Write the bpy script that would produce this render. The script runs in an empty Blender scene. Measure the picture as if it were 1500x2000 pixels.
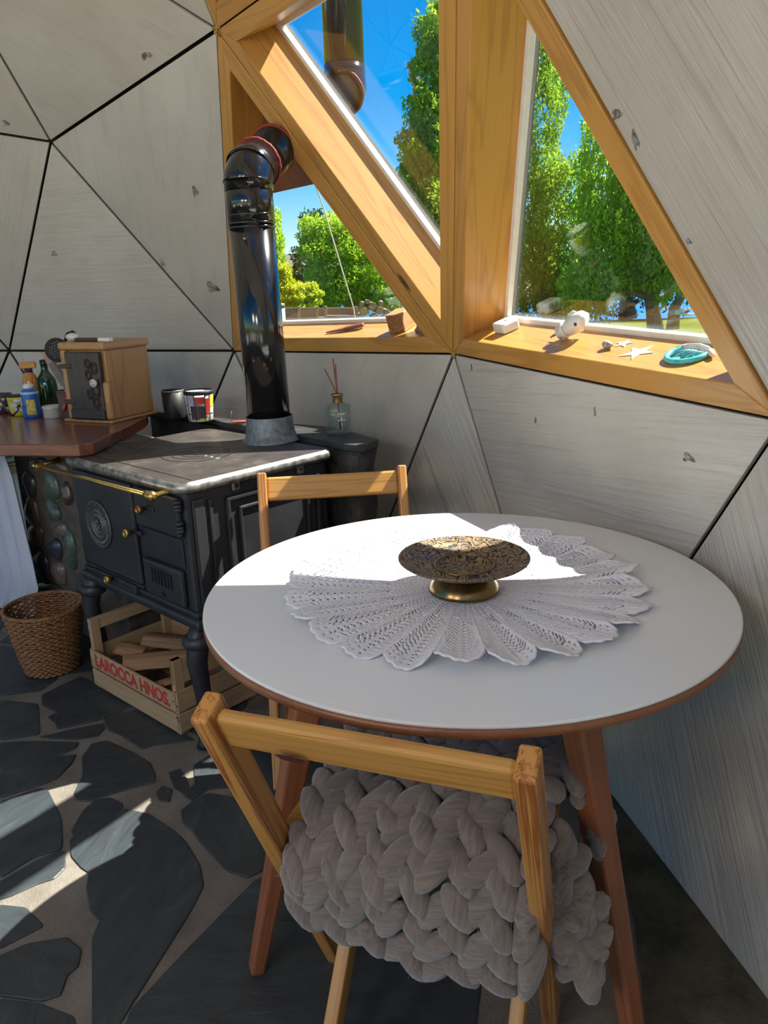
import bpy, math, random
import numpy as np
from mathutils import Vector, Matrix

random.seed(7)
rng = np.random.default_rng(7)
scene = bpy.context.scene
COL = scene.collection

# ------------------------------------------------------------------ camera
F_PX, PITCH, ROLL, CAM_H = 1499.0, math.radians(16.43), math.radians(1.90), 1.314
RV = np.array([1., 0, 0])
FV = np.array([0, math.cos(PITCH), -math.sin(PITCH)])
DV = np.array([0, -math.sin(PITCH), -math.cos(PITCH)])
CR = math.cos(ROLL) * RV + math.sin(ROLL) * DV          # image right
CD = -math.sin(ROLL) * RV + math.cos(ROLL) * DV         # image down
CAM = np.array([0, 0, CAM_H])
cam_data = bpy.data.cameras.new('camera')
cam_data.sensor_fit = 'VERTICAL'
cam_data.sensor_height = 36.0
cam_data.lens = F_PX / 2000.0 * 36.0
cam_data.clip_start = 0.02
cam_data.clip_end = 2000
cam = bpy.data.objects.new('camera', cam_data)
COL.objects.link(cam)
cam.matrix_world = Matrix(((CR[0], -CD[0], -FV[0], CAM[0]),
                           (CR[1], -CD[1], -FV[1], CAM[1]),
                           (CR[2], -CD[2], -FV[2], CAM[2]), (0, 0, 0, 1)))
scene.camera = cam

# ------------------------------------------------------------------ light
SUN = np.array([.705, .315, 1.0]); SUN /= np.linalg.norm(SUN)
world = bpy.data.worlds.new('sky'); scene.world = world
world.use_nodes = True
wn = world.node_tree; wn.nodes.clear()
sky = wn.nodes.new('ShaderNodeTexSky'); sky.sky_type = 'NISHITA'
sky.sun_disc = False
sky.sun_elevation = math.asin(SUN[2])
sky.sun_rotation = math.atan2(SUN[0], SUN[1])
sky.altitude = 900; sky.air_density = 1.0; sky.dust_density = 0.4; sky.ozone_density = 3.0
hs = wn.nodes.new('ShaderNodeHueSaturation')
hs.inputs['Saturation'].default_value = 1.6
bgn = wn.nodes.new('ShaderNodeBackground'); bgn.inputs['Strength'].default_value = 0.19
wo = wn.nodes.new('ShaderNodeOutputWorld')
wn.links.new(sky.outputs[0], hs.inputs['Color'])
wn.links.new(hs.outputs[0], bgn.inputs['Color'])
wn.links.new(bgn.outputs[0], wo.inputs['Surface'])
sl = bpy.data.lights.new('sun', 'SUN'); sl.energy = 18.0; sl.angle = math.radians(0.55)
sl.color = (1.0, .95, .86)
so = bpy.data.objects.new('sun', sl); COL.objects.link(so)
so.rotation_euler = Vector(SUN).to_track_quat('Z', 'Y').to_euler()
so.location = (6, 3, 9)

vs = scene.view_settings
vs.view_transform = 'Standard'; vs.look = 'None'; vs.gamma = 1.0; vs.use_curve_mapping = False
vs.exposure = 0.0

# ------------------------------------------------------------------ pixel helpers (photo frame 1500x2000)
def ray(x, y): return (x - 750) * CR + (y - 1000) * CD + F_PX * FV
def onz(x, y, z):
    r = ray(x, y); return CAM + r * (z - CAM_H) / r[2]
def onpl(x, y, p0, n):
    r = ray(x, y); return CAM + r * ((np.asarray(p0, float) - CAM) @ n) / (r @ n)
def atd(x, y, d): return CAM + ray(x, y) * d / F_PX
def nrm(v): return np.asarray(v, float) / np.linalg.norm(v)
V3 = lambda *a: np.array(a, float)

# ------------------------------------------------------------------ materials
MATS = {}
class NT:
    def __init__(s, name):
        s.m = bpy.data.materials.new(name); s.m.use_nodes = True
        s.t = s.m.node_tree; s.b = s.t.nodes['Principled BSDF']; MATS[name] = s.m
    def n(s, t, **kw):
        o = s.t.nodes.new(t)
        for k, v in kw.items(): setattr(o, k, v)
        return o
    def l(s, a, b): s.t.links.new(a, b)
    def coord(s, scale=(1, 1, 1), attr=True):
        if attr:
            a = s.n('ShaderNodeAttribute', attribute_name='gc'); out = a.outputs['Vector']
        else:
            a = s.n('ShaderNodeNewGeometry'); out = a.outputs['Position']
        mp = s.n('ShaderNodeMapping'); mp.inputs['Scale'].default_value = scale
        s.l(out, mp.inputs['Vector']); return mp.outputs[0]
    def noise(s, vec, scale=1., detail=4., rough=.55, dist=0.):
        o = s.n('ShaderNodeTexNoise'); o.inputs['Scale'].default_value = scale
        o.inputs['Detail'].default_value = detail; o.inputs['Roughness'].default_value = rough
        o.inputs['Distortion'].default_value = dist
        s.l(vec, o.inputs['Vector']); return o.outputs['Fac']
    def ramp(s, fac, stops):
        o = s.n('ShaderNodeValToRGB'); e = o.color_ramp.elements
        while len(e) < len(stops): e.new(.5)
        for el, (p, c) in zip(e, stops):
            el.position = p; el.color = (*c, 1) if len(c) == 3 else c
        s.l(fac, o.inputs['Fac']); return o.outputs['Color']
    def mix(s, fac, a, b, mode='MIX'):
        o = s.n('ShaderNodeMix', data_type='RGBA', blend_type=mode)
        for sock, v in ((o.inputs[0], fac), (o.inputs[6], a), (o.inputs[7], b)):
            if isinstance(v, (int, float)): sock.default_value = v
            elif isinstance(v, tuple): sock.default_value = (*v, 1)
            else: s.l(v, sock)
        return o.outputs[2]
    def math(s, op, a, b=0.):
        o = s.n('ShaderNodeMath', operation=op)
        for i, v in ((0, a), (1, b)):
            if isinstance(v, (int, float)): o.inputs[i].default_value = v
            else: s.l(v, o.inputs[i])
        return o.outputs[0]
    def base(s, c):
        if isinstance(c, tuple): s.b.inputs['Base Color'].default_value = (*c, 1)
        else: s.l(c, s.b.inputs['Base Color'])
    def bump(s, h, strength=.3, dist=.01):
        o = s.n('ShaderNodeBump'); o.inputs['Strength'].default_value = strength
        o.inputs['Distance'].default_value = dist
        s.l(h, o.inputs['Height']); s.l(o.outputs[0], s.b.inputs['Normal'])
    def set(s, rough=.5, metal=0., coat=0., spec=.5, coat_rough=.1):
        s.b.inputs['Roughness'].default_value = rough; s.b.inputs['Metallic'].default_value = metal
        s.b.inputs['Coat Weight'].default_value = coat; s.b.inputs['Coat Roughness'].default_value = coat_rough
        s.b.inputs['Specular IOR Level'].default_value = spec

def plain(name, c, rough=.5, metal=0., coat=0., var=0.15, vs_=40., bump=0.):
    k = NT(name); v = k.coord((1, 1, 1)); f = k.noise(v, vs_, 3)
    lo = tuple(x * (1 - var) for x in c); hi = tuple(min(1, x * (1 + var)) for x in c)
    k.base(k.ramp(f, [(.3, lo), (.7, hi)])); k.set(rough, metal, coat)
    if bump: k.bump(f, bump, .004)
    return k.m

def wood(name, dark, light, ring=14., contrast=.5, rough=.4, coat=.2, knots=True, fine=90.):
    k = NT(name)
    warp = k.noise(k.coord((1.2, 5, 5)), 1., 2)
    v = k.coord((.7, ring, ring)); a = k.noise(v, 1., 3, .5, 1.2)
    st = k.math('FRACT', k.math('MULTIPLY', k.math('ADD', a, k.math('MULTIPLY', warp, .5)), 5.))
    rings = k.ramp(st, [(0., light), (.55, light), (.85, dark), (1., light)])
    fin = k.noise(k.coord((4, fine, fine)), 1., 3)
    broad = k.noise(k.coord((1.0, 3, 3)), 1.3, 2)
    c = k.mix(contrast, light, rings)
    c = k.mix(k.math('MULTIPLY', fin, .20), c, dark)
    c = k.mix(k.math('MULTIPLY', k.math('SUBTRACT', broad, .40), .5), c, dark)
    if knots:
        vo = k.n('ShaderNodeTexVoronoi'); vo.inputs['Scale'].default_value = 1.
        k.l(k.coord((2.2, 7, 7)), vo.inputs['Vector'])
        kn = k.ramp(vo.outputs['Distance'], [(0., (1, 1, 1)), (.055, (.9, .9, .9)), (.10, (0, 0, 0))])
        c = k.mix(kn, c, tuple(x * .18 for x in dark))
    k.base(c); k.set(rough, 0, coat, .5, .25); k.bump(fin, .12, .002)
    return k.m

wood('pine_frame', (.27, .098, .018), (.60, .305, .070), 12, .40, .38, .25)
wood('pine_post', (.30, .075, .016), (.62, .30, .075), 34, .95, .4, .25, knots=False)
wood('pine_chair', (.34, .11, .022), (.60, .315, .075), 22, .55, .35, .35)
wood('red_leg_wood', (.17, .045, .018), (.33, .115, .048), 16, .35, .4, .2)
wood('worktop_wood', (.09, .022, .010), (.24, .070, .030), 10, .5, .22, .5, knots=False)
wood('crate_wood', (.27, .15, .07), (.52, .35, .19), 18, .35, .7, 0.)
wood('cabinet_wood', (.26, .11, .035), (.50, .27, .10), 9, .5, .5, .1)
wood('carved_wood', (.012, .008, .007), (.045, .026, .020), 30, .8, .45, .2, knots=False)
wood('log_wood', (.18, .075, .035), (.46, .26, .13), 26, .5, .8, 0., knots=False)
wood('board_grey', (.16, .10, .065), (.30, .20, .14), 14, .4, .8, 0.)
wood('red_board', (.10, .035, .018), (.22, .085, .040), 12, .5, .55, .1)
wood('table_edge_wood', (.16, .055, .022), (.30, .12, .052), 40, .4, .4, .15, knots=False)

for pname, gs_, bs_ in (('panel_paint', .16, .35), ('panel_paint_rough', .42, .9)):
    k = NT(pname)                                   # worn off-white paint over plywood
    grain = k.noise(k.coord((2.0, 55, 55)), 1., 4, .6, .6)
    big = k.noise(k.coord((1, 1, 1)), 2.2, 4)
    dirt = k.noise(k.coord((3, 9, 9)), 1.6, 5, .65)
    c = k.ramp(big, [(.3, (.49, .445, .39)), (.7, (.59, .55, .495))])
    c = k.mix(k.ramp(dirt, [(.52, (0, 0, 0)), (.78, (.30, .30, .30))]), c, (.28, .25, .215))
    c = k.mix(k.ramp(grain, [(.56, (0, 0, 0)), (.76, (gs_, gs_, gs_))]), c, (.24, .215, .19))
    vo = k.n('ShaderNodeTexVoronoi'); vo.inputs['Scale'].default_value = 1.; vo.inputs['Randomness'].default_value = 1.
    wv = k.n('ShaderNodeVectorMath', operation='ADD')
    nz = k.n('ShaderNodeTexNoise'); nz.inputs['Scale'].default_value = 30.
    k.l(k.coord((1, 1, 1)), nz.inputs['Vector'])
    sc = k.n('ShaderNodeVectorMath', operation='SCALE'); sc.inputs['Scale'].default_value = .07
    k.l(nz.outputs['Color'], sc.inputs[0]); k.l(k.coord((2.1, 3.4, 3.4)), wv.inputs[0]); k.l(sc.outputs[0], wv.inputs[1])
    k.l(wv.outputs[0], vo.inputs['Vector'])
    kn = k.ramp(vo.outputs['Distance'], [(0., (1, 1, 1)), (.030, (.9, .9, .9)), (.042, (.15, .15, .15)), (.055, (.5, .5, .5)), (.085, (0, 0, 0))])
    c = k.mix(k.math('MULTIPLY', kn, k.ramp(k.noise(k.coord((1, 1, 1)), 60., 3), [(.40, (0, 0, 0)), (.62, (1, 1, 1))])), c, (.075, .06, .05))
    k.base(c); k.set(.33, 0, 0., .5); k.bump(grain, bs_, .006)

plain('sheathing_dark', (.030, .020, .014), .9)
k = NT('knot_stain'); f = k.noise(k.coord((1, 1, 1)), 70., 4, .7, 1.); k.base(k.ramp(f, [(.36, (.07, .055, .045)), (.50, (.22, .19, .165)), (.62, (.44, .41, .37))])); k.set(.5)
plain('white_bead', (.78, .76, .72), .4, 0, .1, .06)
plain('white_plastic', (.72, .70, .65), .35, 0, .1, .04)
plain('white_ceramic', (.60, .58, .56), .2, 0, .4, .04)
plain('paper_white', (.72, .73, .66), .8, 0, 0, .05)
plain('foam_yellow', (.42, .25, .07), .8, 0, 0, .4, 120, .5)

k = NT('cast_iron'); f = k.noise(k.coord((1, 1, 1)), 160., 3); g = k.noise(k.coord((1, 1, 1)), 6., 4)
k.base(k.ramp(g, [(.3, (.016, .017, .021)), (.7, (.034, .034, .040))])); k.set(.42, .0, 0., .55); k.bump(f, .25, .002)
k = NT('stove_plate'); f = k.noise(k.coord((1, 1, 1)), 9., 5, .65); g = k.noise(k.coord((1, 1, 1)), 120., 3)
k.base(k.ramp(f, [(.3, (.060, .052, .052)), (.55, (.105, .092, .085)), (.75, (.22, .20, .18))])); k.set(.42, .55); k.bump(g, .18, .002)
k = NT('plate_edge'); f = k.noise(k.coord((1, 1, 1)), 40., 4)
k.base(k.ramp(f, [(.35, (.16, .155, .15)), (.7, (.50, .49, .46))])); k.set(.38, .75); k.bump(f, .3, .003)
plain('enamel_black', (.009, .009, .010), .13, 0., .6, .2, 30)
k = NT('pipe_base_grey'); f = k.noise(k.coord((1, 1, 1)), 60., 4)
k.base(k.ramp(f, [(.3, (.13, .14, .15)), (.6, (.26, .28, .29)), (.8, (.16, .09, .05))])); k.set(.5, .5); k.bump(f, .4, .004)
plain('red_sealant', (.30, .035, .022), .6, 0, 0, .3, 200, .5)
plain('brass', (.62, .42, .13), .28, 1., 0, .25, 60)
plain('brass_dark', (.42, .22, .07), .35, 1., 0, .35, 90)
plain('steel_screw', (.45, .45, .46), .35, 1.)
k = NT('pewter'); f = k.noise(k.coord((1, 1, 1)), 300., 3)
k.base(k.ramp(f, [(.3, (.06, .058, .055)), (.7, (.22, .21, .195))])); k.set(.4, .7); k.bump(f, .3, .002)

k = NT('slate'); g = k.noise(k.coord((1, 1, 1)), 3., 4); f = k.noise(k.coord((9, 30, 30)), 1., 5, .65, .8)
oi = k.n('ShaderNodeObjectInfo')
c = k.ramp(f, [(.3, (.021, .027, .032)), (.6, (.043, .056, .063)), (.82, (.105, .125, .13))])
c = k.mix(k.math('MULTIPLY', oi.outputs['Random'], .35), c, (.034, .038, .044))
k.base(c); k.set(.48, 0, 0, .5); k.bump(f, .45, .006)
k = NT('mortar'); g = k.noise(k.coord((1, 1, 1), False), 7., 5, .6); f = k.noise(k.coord((1, 1, 1), False), 150., 3)
c = k.ramp(g, [(.3, (.13, .112, .092)), (.7, (.24, .215, .18))])
c = k.mix(k.math('MULTIPLY', f, .4), c, (.10, .09, .075))
st = k.n('ShaderNodeSeparateXYZ'); ge = k.n('ShaderNodeNewGeometry'); k.l(ge.outputs['Position'], st.inputs[0])
k.base(c); k.set(.85); k.bump(f, .5, .005)
k = NT('mossy_concrete'); g = k.noise(k.coord((1, 1, 1), False), 9., 6, .7); f = k.noise(k.coord((1, 1, 1), False), 120., 3)
c = k.ramp(g, [(.30, (.022, .022, .015)), (.5, (.085, .075, .045)), (.72, (.15, .125, .088))])
k.base(k.mix(k.math('MULTIPLY', f, .35), c, (.03, .032, .018))); k.set(.85); k.bump(f, .6, .006)
k = NT('black_stone'); g = k.noise(k.coord((1, 1, 1)), 14., 5, .65); f = k.noise(k.coord((1, 1, 1)), 80., 4)
k.base(k.ramp(g, [(.35, (.018, .018, .018)), (.62, (.045, .042, .040)), (.8, (.13, .095, .075))])); k.set(.6); k.bump(g, .8, .02)
k = NT('slate_shelf'); f = k.noise(k.coord((12, 12, 40)), 1., 4)
k.base(k.ramp(f, [(.3, (.014, .016, .016)), (.7, (.045, .050, .048))])); k.set(.5); k.bump(f, .4, .006)
k = NT('rubble_mortar'); g = k.noise(k.coord((1, 1, 1)), 18., 5, .6); f = k.noise(k.coord((1, 1, 1)), 120., 3)
k.base(k.ramp(g, [(.3, (.07, .052, .038)), (.7, (.16, .125, .095))])); k.set(.85); k.bump(f, .7, .008)
for i, (a, b) in enumerate((((.05, .065, .05), (.13, .16, .11)), ((.06, .035, .03), (.14, .085, .07)), ((.02, .02, .024), (.07, .07, .075)), ((.11, .075, .06), (.25, .17, .13)))):
    k = NT('pebble_%d' % i); f = k.noise(k.coord((1, 1, 1)), 45., 5, .7)
    k.base(k.ramp(f, [(.3, a), (.7, b)])); k.set(.3, 0, .3); k.bump(f, .4, .004)

k = NT('laminate_white'); f = k.noise(k.coord((1, 1, 1)), 3., 3)
k.base(k.ramp(f, [(.3, (.80, .82, .84)), (.7, (.84, .86, .87))])); k.set(.30, 0, 0., .5)
plain('crochet_white', (.84, .82, .86), .85, 0, 0, .06, 300, .5)
k = NT('knit_wool'); f = k.noise(k.coord((14, 110, 110)), 1., 4, .6, .5); g = k.noise(k.coord((1, 1, 1)), 9., 3)
c = k.ramp(f, [(.25, (.11, .080, .062)), (.75, (.29, .220, .178))])
k.base(k.mix(k.math('MULTIPLY', g, .4), c, (.21, .160, .130))); k.set(.95, 0, 0, .1); k.bump(f, .7, .006)
k.b.inputs['Sheen Weight'].default_value = .5; k.b.inputs['Sheen Roughness'].default_value = .6
k = NT('bowl_brass')
nz = k.n('ShaderNodeTexNoise'); nz.inputs['Scale'].default_value = 38.; nz.inputs['Detail'].default_value = 2.; k.l(k.coord((1, 1, 1)), nz.inputs['Vector'])
sc = k.n('ShaderNodeVectorMath', operation='SCALE'); sc.inputs['Scale'].default_value = .035; k.l(nz.outputs['Color'], sc.inputs[0])
ad = k.n('ShaderNodeVectorMath', operation='ADD'); k.l(k.coord((1, 1, 1)), ad.inputs[0]); k.l(sc.outputs[0], ad.inputs[1])
vo = k.n('ShaderNodeTexVoronoi', feature='SMOOTH_F1'); vo.inputs['Scale'].default_value = 40.; vo.inputs['Smoothness'].default_value = .3; k.l(ad.outputs[0], vo.inputs['Vector'])
rg = k.math('FRACT', k.math('MULTIPLY', vo.outputs['Distance'], 4.2))
c = k.ramp(rg, [(.0, (.016, .017, .020)), (.22, (.020, .022, .026)), (.40, (.24, .165, .088)), (.85, (.34, .24, .125)), (1., (.07, .055, .04))])
big = k.noise(k.coord((1, 1, 1)), 24., 2)
c = k.mix(k.ramp(big, [(.54, (0, 0, 0)), (.68, (.6, .6, .6))]), c, (.030, .060, .105))
k.base(c); k.set(.5, .35); k.bump(rg, .35, .002)
plain('bowl_foot_brass', (.24, .16, .065), .26, 1., 0, .15, 30)
k = NT('wicker'); f = k.noise(k.coord((20, 90, 90)), 1., 3); g = k.noise(k.coord((1, 1, 1)), 10., 3)
c = k.ramp(f, [(.3, (.15, .055, .018)), (.7, (.40, .185, .070))])
k.base(k.mix(k.math('MULTIPLY', g, .5), c, (.30, .15, .06))); k.set(.45, 0, .2); k.bump(f, .3, .003)
k = NT('linen'); f = k.noise(k.coord((1, 1, 1)), 220., 2); k.base(k.ramp(f, [(.3, (.58, .575, .64)), (.7, (.68, .67, .72))])); k.set(.9); k.bump(f, .25, .002)
plain('red_print', (.52, .045, .030), .7, 0, 0, .25, 80)
plain('blue_plastic', (.012, .13, .50), .28, 0, .3, .08)
plain('label_yellow', (.70, .50, .10), .5, 0, 0, .5, 60)
plain('light_blue', (.42, .62, .80), .4)
plain('orange_plastic', (.60, .25, .03), .3, 0, .2)
plain('navy_plastic', (.02, .02, .14), .35)
plain('orange_soap', (.50, .22, .03), .15, 0, .5)
plain('green_glass', (.012, .045, .012), .06, 0, .8, .2)
plain('brown_clay', (.12, .07, .05), .5)
plain('red_plastic', (.42, .02, .03), .3, 0, .3)
plain('pink_silicone', (.50, .28, .24), .5)
plain('grey_plastic', (.16, .165, .17), .4)
plain('grey_felt', (.17, .17, .18), .7)
plain('black_plastic', (.010, .010, .011), .55)
plain('dark_handle', (.07, .022, .014), .5)
plain('mug_yellow', (.60, .52, .05), .25, 0, .4)
plain('mug_purple', (.055, .028, .050), .3, 0, .4)
plain('block_red', (.50, .045, .035), .3, 0, .3)
plain('block_blue', (.40, .43, .55), .3, 0, .3)
plain('turquoise', (.10, .55, .60), .35, 0, .2, .35, 60)
plain('shell_pink', (.78, .68, .64), .4, 0, .1)
plain('shell_grey', (.42, .36, .33), .7, 0, 0, .5, 150, .6)
plain('reed_red', (.30, .085, .055), .7)
plain('leaf_red', (.22, .055, .035), .7)
plain('burnt_wood', (.30, .13, .04), .6, 0, 0, .6, 110)
plain('gold_collar', (.50, .36, .16), .3, 1.)
k = NT('fill_glow'); k.base((.8, .75, .65)); k.b.inputs['Emission Color'].default_value = (1., .85, .66, 1); k.b.inputs['Emission Strength'].default_value = 19.  # glow of the out-of-view globes added as fill light
plain('bounce_pale', (.55, .52, .47), .9)  # pale ground added outside to bounce daylight in
plain('stone_grey', (.20, .19, .18), .8, 0, 0, .4, 60, .6)

def glass_mat(name, tint, dust=.02, thin=True):
    k = NT(name); t = k.t
    tr = k.n('ShaderNodeBsdfTransparent'); tr.inputs[0].default_value = (*tint, 1)
    gl = k.n('ShaderNodeBsdfGlossy'); gl.inputs['Roughness'].default_value = .0
    lw = k.n('ShaderNodeLayerWeight')
    fr = k.math('ADD', k.math('MULTIPLY', k.math('POWER', lw.outputs['Facing'], 5.), .95), .045)   # Schlick
    m1 = k.n('ShaderNodeMixShader'); k.l(fr, m1.inputs[0]); k.l(tr.outputs[0], m1.inputs[1]); k.l(gl.outputs[0], m1.inputs[2])
    df = k.n('ShaderNodeBsdfDiffuse'); df.inputs[0].default_value = (.7, .7, .68, 1)
    nz = k.noise(k.coord((1, 1, 1)), 260., 2); nb = k.noise(k.coord((1, 1, 1)), 5., 3)
    du = k.math('MULTIPLY', k.ramp(nz, [(.56, (0, 0, 0)), (.72, (1, 1, 1))]), k.math('MULTIPLY', nb, dust * 4))
    m2 = k.n('ShaderNodeMixShader'); k.l(k.math('ADD', du, dust * .2), m2.inputs[0]); k.l(m1.outputs[0], m2.inputs[1]); k.l(df.outputs[0], m2.inputs[2])
    k.l(m2.outputs[0], t.nodes['Material Output'].inputs['Surface'])
    return k.m
glass_mat('window_glass', (.97, .98, .97), .008)
glass_mat('bottle_glass', (.88, .92, .90), .05)

k = NT('grass'); g = k.noise(k.coord((1, 1, 1), False), .35, 5, .65); f = k.noise(k.coord((1, 1, 1), False), 9., 4)
c = k.ramp(g, [(.3, (.055, .090, .006)), (.55, (.12, .125, .010)), (.75, (.17, .145, .028))])
k.base(k.mix(k.math('MULTIPLY', f, .5), c, (.07, .12, .01))); k.set(.9, 0, 0, .1)
k = NT('lake'); f = k.noise(k.coord((.6, 2.5, 1), False), 1.5, 3); k.base((.012, .13, .36)); k.set(.45, 0, 0, .12); k.bump(f, .3, .05)
k = NT('hill'); g = k.noise(k.coord((1, 1, 1), False), .16, 6, .7); k.base(k.ramp(g, [(.3, (.05, .065, .035)), (.55, (.14, .13, .085)), (.75, (.20, .175, .13))])); k.set(1.)
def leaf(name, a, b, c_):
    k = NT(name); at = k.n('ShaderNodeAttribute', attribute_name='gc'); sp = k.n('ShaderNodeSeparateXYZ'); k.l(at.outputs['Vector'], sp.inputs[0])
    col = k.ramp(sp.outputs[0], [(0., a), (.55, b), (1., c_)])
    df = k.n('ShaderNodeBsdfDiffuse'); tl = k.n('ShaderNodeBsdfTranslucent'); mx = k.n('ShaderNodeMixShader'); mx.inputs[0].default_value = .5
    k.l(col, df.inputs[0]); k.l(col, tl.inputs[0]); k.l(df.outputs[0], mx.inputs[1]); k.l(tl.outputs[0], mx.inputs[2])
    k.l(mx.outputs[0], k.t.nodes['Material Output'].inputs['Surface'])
leaf('leaf_willow', (.10, .22, .016), (.24, .42, .030), (.48, .62, .08))
leaf('leaf_bright', (.18, .34, .02), (.40, .60, .04), (.62, .74, .10))
leaf('leaf_yellow', (.34, .48, .02), (.58, .66, .03), (.75, .66, .12))
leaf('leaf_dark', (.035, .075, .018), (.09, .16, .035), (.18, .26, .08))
plain('bark', (.20, .15, .11), .9, 0, 0, .4, 20, .5)

# ------------------------------------------------------------------ mesh builder
class MB:
    def __init__(s): s.v = []; s.f = []; s.g = []; s.sm = []
    def add(s, vs, fs, gs=None, smooth=False):
        o = len(s.v); vs = [tuple(map(float, p)) for p in vs]
        s.v += vs; s.g += [tuple(map(float, p)) for p in (gs if gs is not None else vs)]
        s.f += [tuple(i + o for i in f) for f in fs]; s.sm += [smooth] * len(fs)
        return s
    def box(s, c, x, y, z, sx, sy, sz, taper=None):
        """oriented box: centre c, unit axes x,y,z, full sizes"""
        c = np.asarray(c, float); off = rng.uniform(-3, 3, 3)
        vs = []; gs = []
        for k in (-.5, .5):
            t = 1. if (taper is None or k < 0) else taper
            for (i, j) in ((-.5, -.5), (.5, -.5), (.5, .5), (-.5, .5)):
                vs.append(c + x * i * sx * t + y * j * sy * t + z * k * sz); gs.append(None)
        L = [sx, sy, sz]; o = int(np.argmax(L)); ax = [x, y, z]
        order = [o] + [i for i in range(3) if i != o]
        gs = [tuple(float((p - c) @ ax[q]) + off[n] for n, q in enumerate(order)) for p in vs]
        s.add(vs, [(3, 2, 1, 0), (4, 5, 6, 7), (0, 1, 5, 4), (1, 2, 6, 5), (2, 3, 7, 6), (3, 0, 4, 7)], gs); return s
    def abox(s, x0, x1, y0, y1, z0, z1):
        return s.box(((x0 + x1) / 2, (y0 + y1) / 2, (z0 + z1) / 2), V3(1, 0, 0), V3(0, 1, 0), V3(0, 0, 1), x1 - x0, y1 - y0, z1 - z0)
    def beam(s, p, q, w, h, up=(0, 0, 1), w2=None, h2=None):
        p = np.asarray(p, float); q = np.asarray(q, float); d = q - p; L = np.linalg.norm(d); d = d / L
        up = np.asarray(up, float); sd = np.cross(d, up); sd /= np.linalg.norm(sd); u = np.cross(sd, d)
        off = rng.uniform(-3, 3, 3); vs = []; gs = []
        for e, (P, a, b) in enumerate(((p, w, h), (q, w2 or w, h2 or h))):
            for (i, j) in ((-.5, -.5), (.5, -.5), (.5, .5), (-.5, .5)):
                vs.append(P + sd * i * a + u * j * b); gs.append((e * L + off[0], i * a + off[1], j * b + off[2]))
        return s.add(vs, [(3, 2, 1, 0), (4, 5, 6, 7), (0, 1, 5, 4), (1, 2, 6, 5), (2, 3, 7, 6), (3, 0, 4, 7)], gs)
    def prism(s, poly, n, t, off=0.):
        """poly: list of 3D points (planar), extruded along n from off to off+t"""
        poly = [np.asarray(p, float) for p in poly]; n = np.asarray(n, float); m = len(poly)
        vs = [p + n * off for p in poly] + [p + n * (off + t) for p in poly]
        e = nrm(poly[1] - poly[0]); e2 = np.cross(n, e); o3 = rng.uniform(-3, 3, 3)
        gs = [(float((p - poly[0]) @ e) + o3[0], float((p - poly[0]) @ e2) + o3[1], float((p - poly[0]) @ n) + o3[2]) for p in vs]
        fs = [tuple(range(m))[::-1], tuple(range(m, 2 * m))] + [(i, (i + 1) % m, m + (i + 1) % m, m + i) for i in range(m)]
        return s.add(vs, fs, gs)
    def lathe(s, c, prof, seg=32, ax=(0, 0, 1), smooth=True, cap=True):
        ax = nrm(ax); a = np.cross(ax, (0, 1, 0)) if abs(ax[1]) < .9 else np.cross(ax, (1, 0, 0)); a = nrm(a); b = np.cross(ax, a)
        c = np.asarray(c, float); vs = []; m = len(prof)
        for (r, z) in prof:
            for i in range(seg):
                t = 2 * math.pi * i / seg; vs.append(c + a * r * math.cos(t) + b * r * math.sin(t) + ax * z)
        fs = [(j * seg + i, j * seg + (i + 1) % seg, (j + 1) * seg + (i + 1) % seg, (j + 1) * seg + i) for j in range(m - 1) for i in range(seg)]
        s.add(vs, fs, [p - c for p in vs], smooth)
        if cap:
            o = len(s.v) - m * seg
            s.f.append(tuple(o + i for i in range(seg))[::-1]); s.sm.append(False)
            s.f.append(tuple(o + (m - 1) * seg + i for i in range(seg))); s.sm.append(False)
        return s
    def tube(s, pts, r, seg=10, closed=False, smooth=True, caps=True):
        pts = [np.asarray(p, float) for p in pts]; n = len(pts); R = r if hasattr(r, '__len__') else [r] * n
        vs = []; gs = []; up = None; acc = 0.
        for i, p in enumerate(pts):
            d = (pts[(i + 1) % n] - pts[i - 1]) if closed else (pts[min(i + 1, n - 1)] - pts[max(i - 1, 0)])
            d = nrm(d)
            if up is None:
                up = np.cross(d, (0, 0, 1)) if abs(d[2]) < .9 else np.cross(d, (1, 0, 0))
            up = nrm(up - d * (up @ d)); sd = np.cross(d, up)
            if i: acc += np.linalg.norm(p - pts[i - 1])
            for j in range(seg):
                t = 2 * math.pi * j / seg; q = up * math.cos(t) * R[i] + sd * math.sin(t) * R[i]
                vs.append(p + q); gs.append((acc, math.cos(t) * R[i], math.sin(t) * R[i]))
        rows = n if closed else n - 1
        fs = [(i * seg + j, i * seg + (j + 1) % seg, ((i + 1) % n) * seg + (j + 1) % seg, ((i + 1) % n) * seg + j) for i in range(rows) for j in range(seg)]
        s.add(vs, fs, gs, smooth)
        if caps and not closed:
            o = len(s.v) - n * seg
            s.f.append(tuple(o + j for j in range(seg))[::-1]); s.sm.append(False)
            s.f.append(tuple(o + (n - 1) * seg + j for j in range(seg))); s.sm.append(False)
        return s
    def ell(s, c, x, y, z, rx, ry, rz, su=10, sv=7, jit=0.):
        """ellipsoid with axes x,y,z"""
        c = np.asarray(c, float); vs = []; gs = []; off = rng.uniform(-3, 3, 3)
        for j in range(sv + 1):
            ph = math.pi * j / sv
            for i in range(su):
                t = 2 * math.pi * i / su; q = 1 + (rng.uniform(-jit, jit) if jit else 0)
                a, b, d = math.sin(ph) * math.cos(t) * q, math.sin(ph) * math.sin(t) * q, math.cos(ph) * q
                if j in (0, sv): a = b = 0; d = math.cos(ph)
                vs.append(c + x * a * rx + y * b * ry + z * d * rz); gs.append((a * rx + off[0], b * ry + off[1], d * rz + off[2]))
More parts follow.
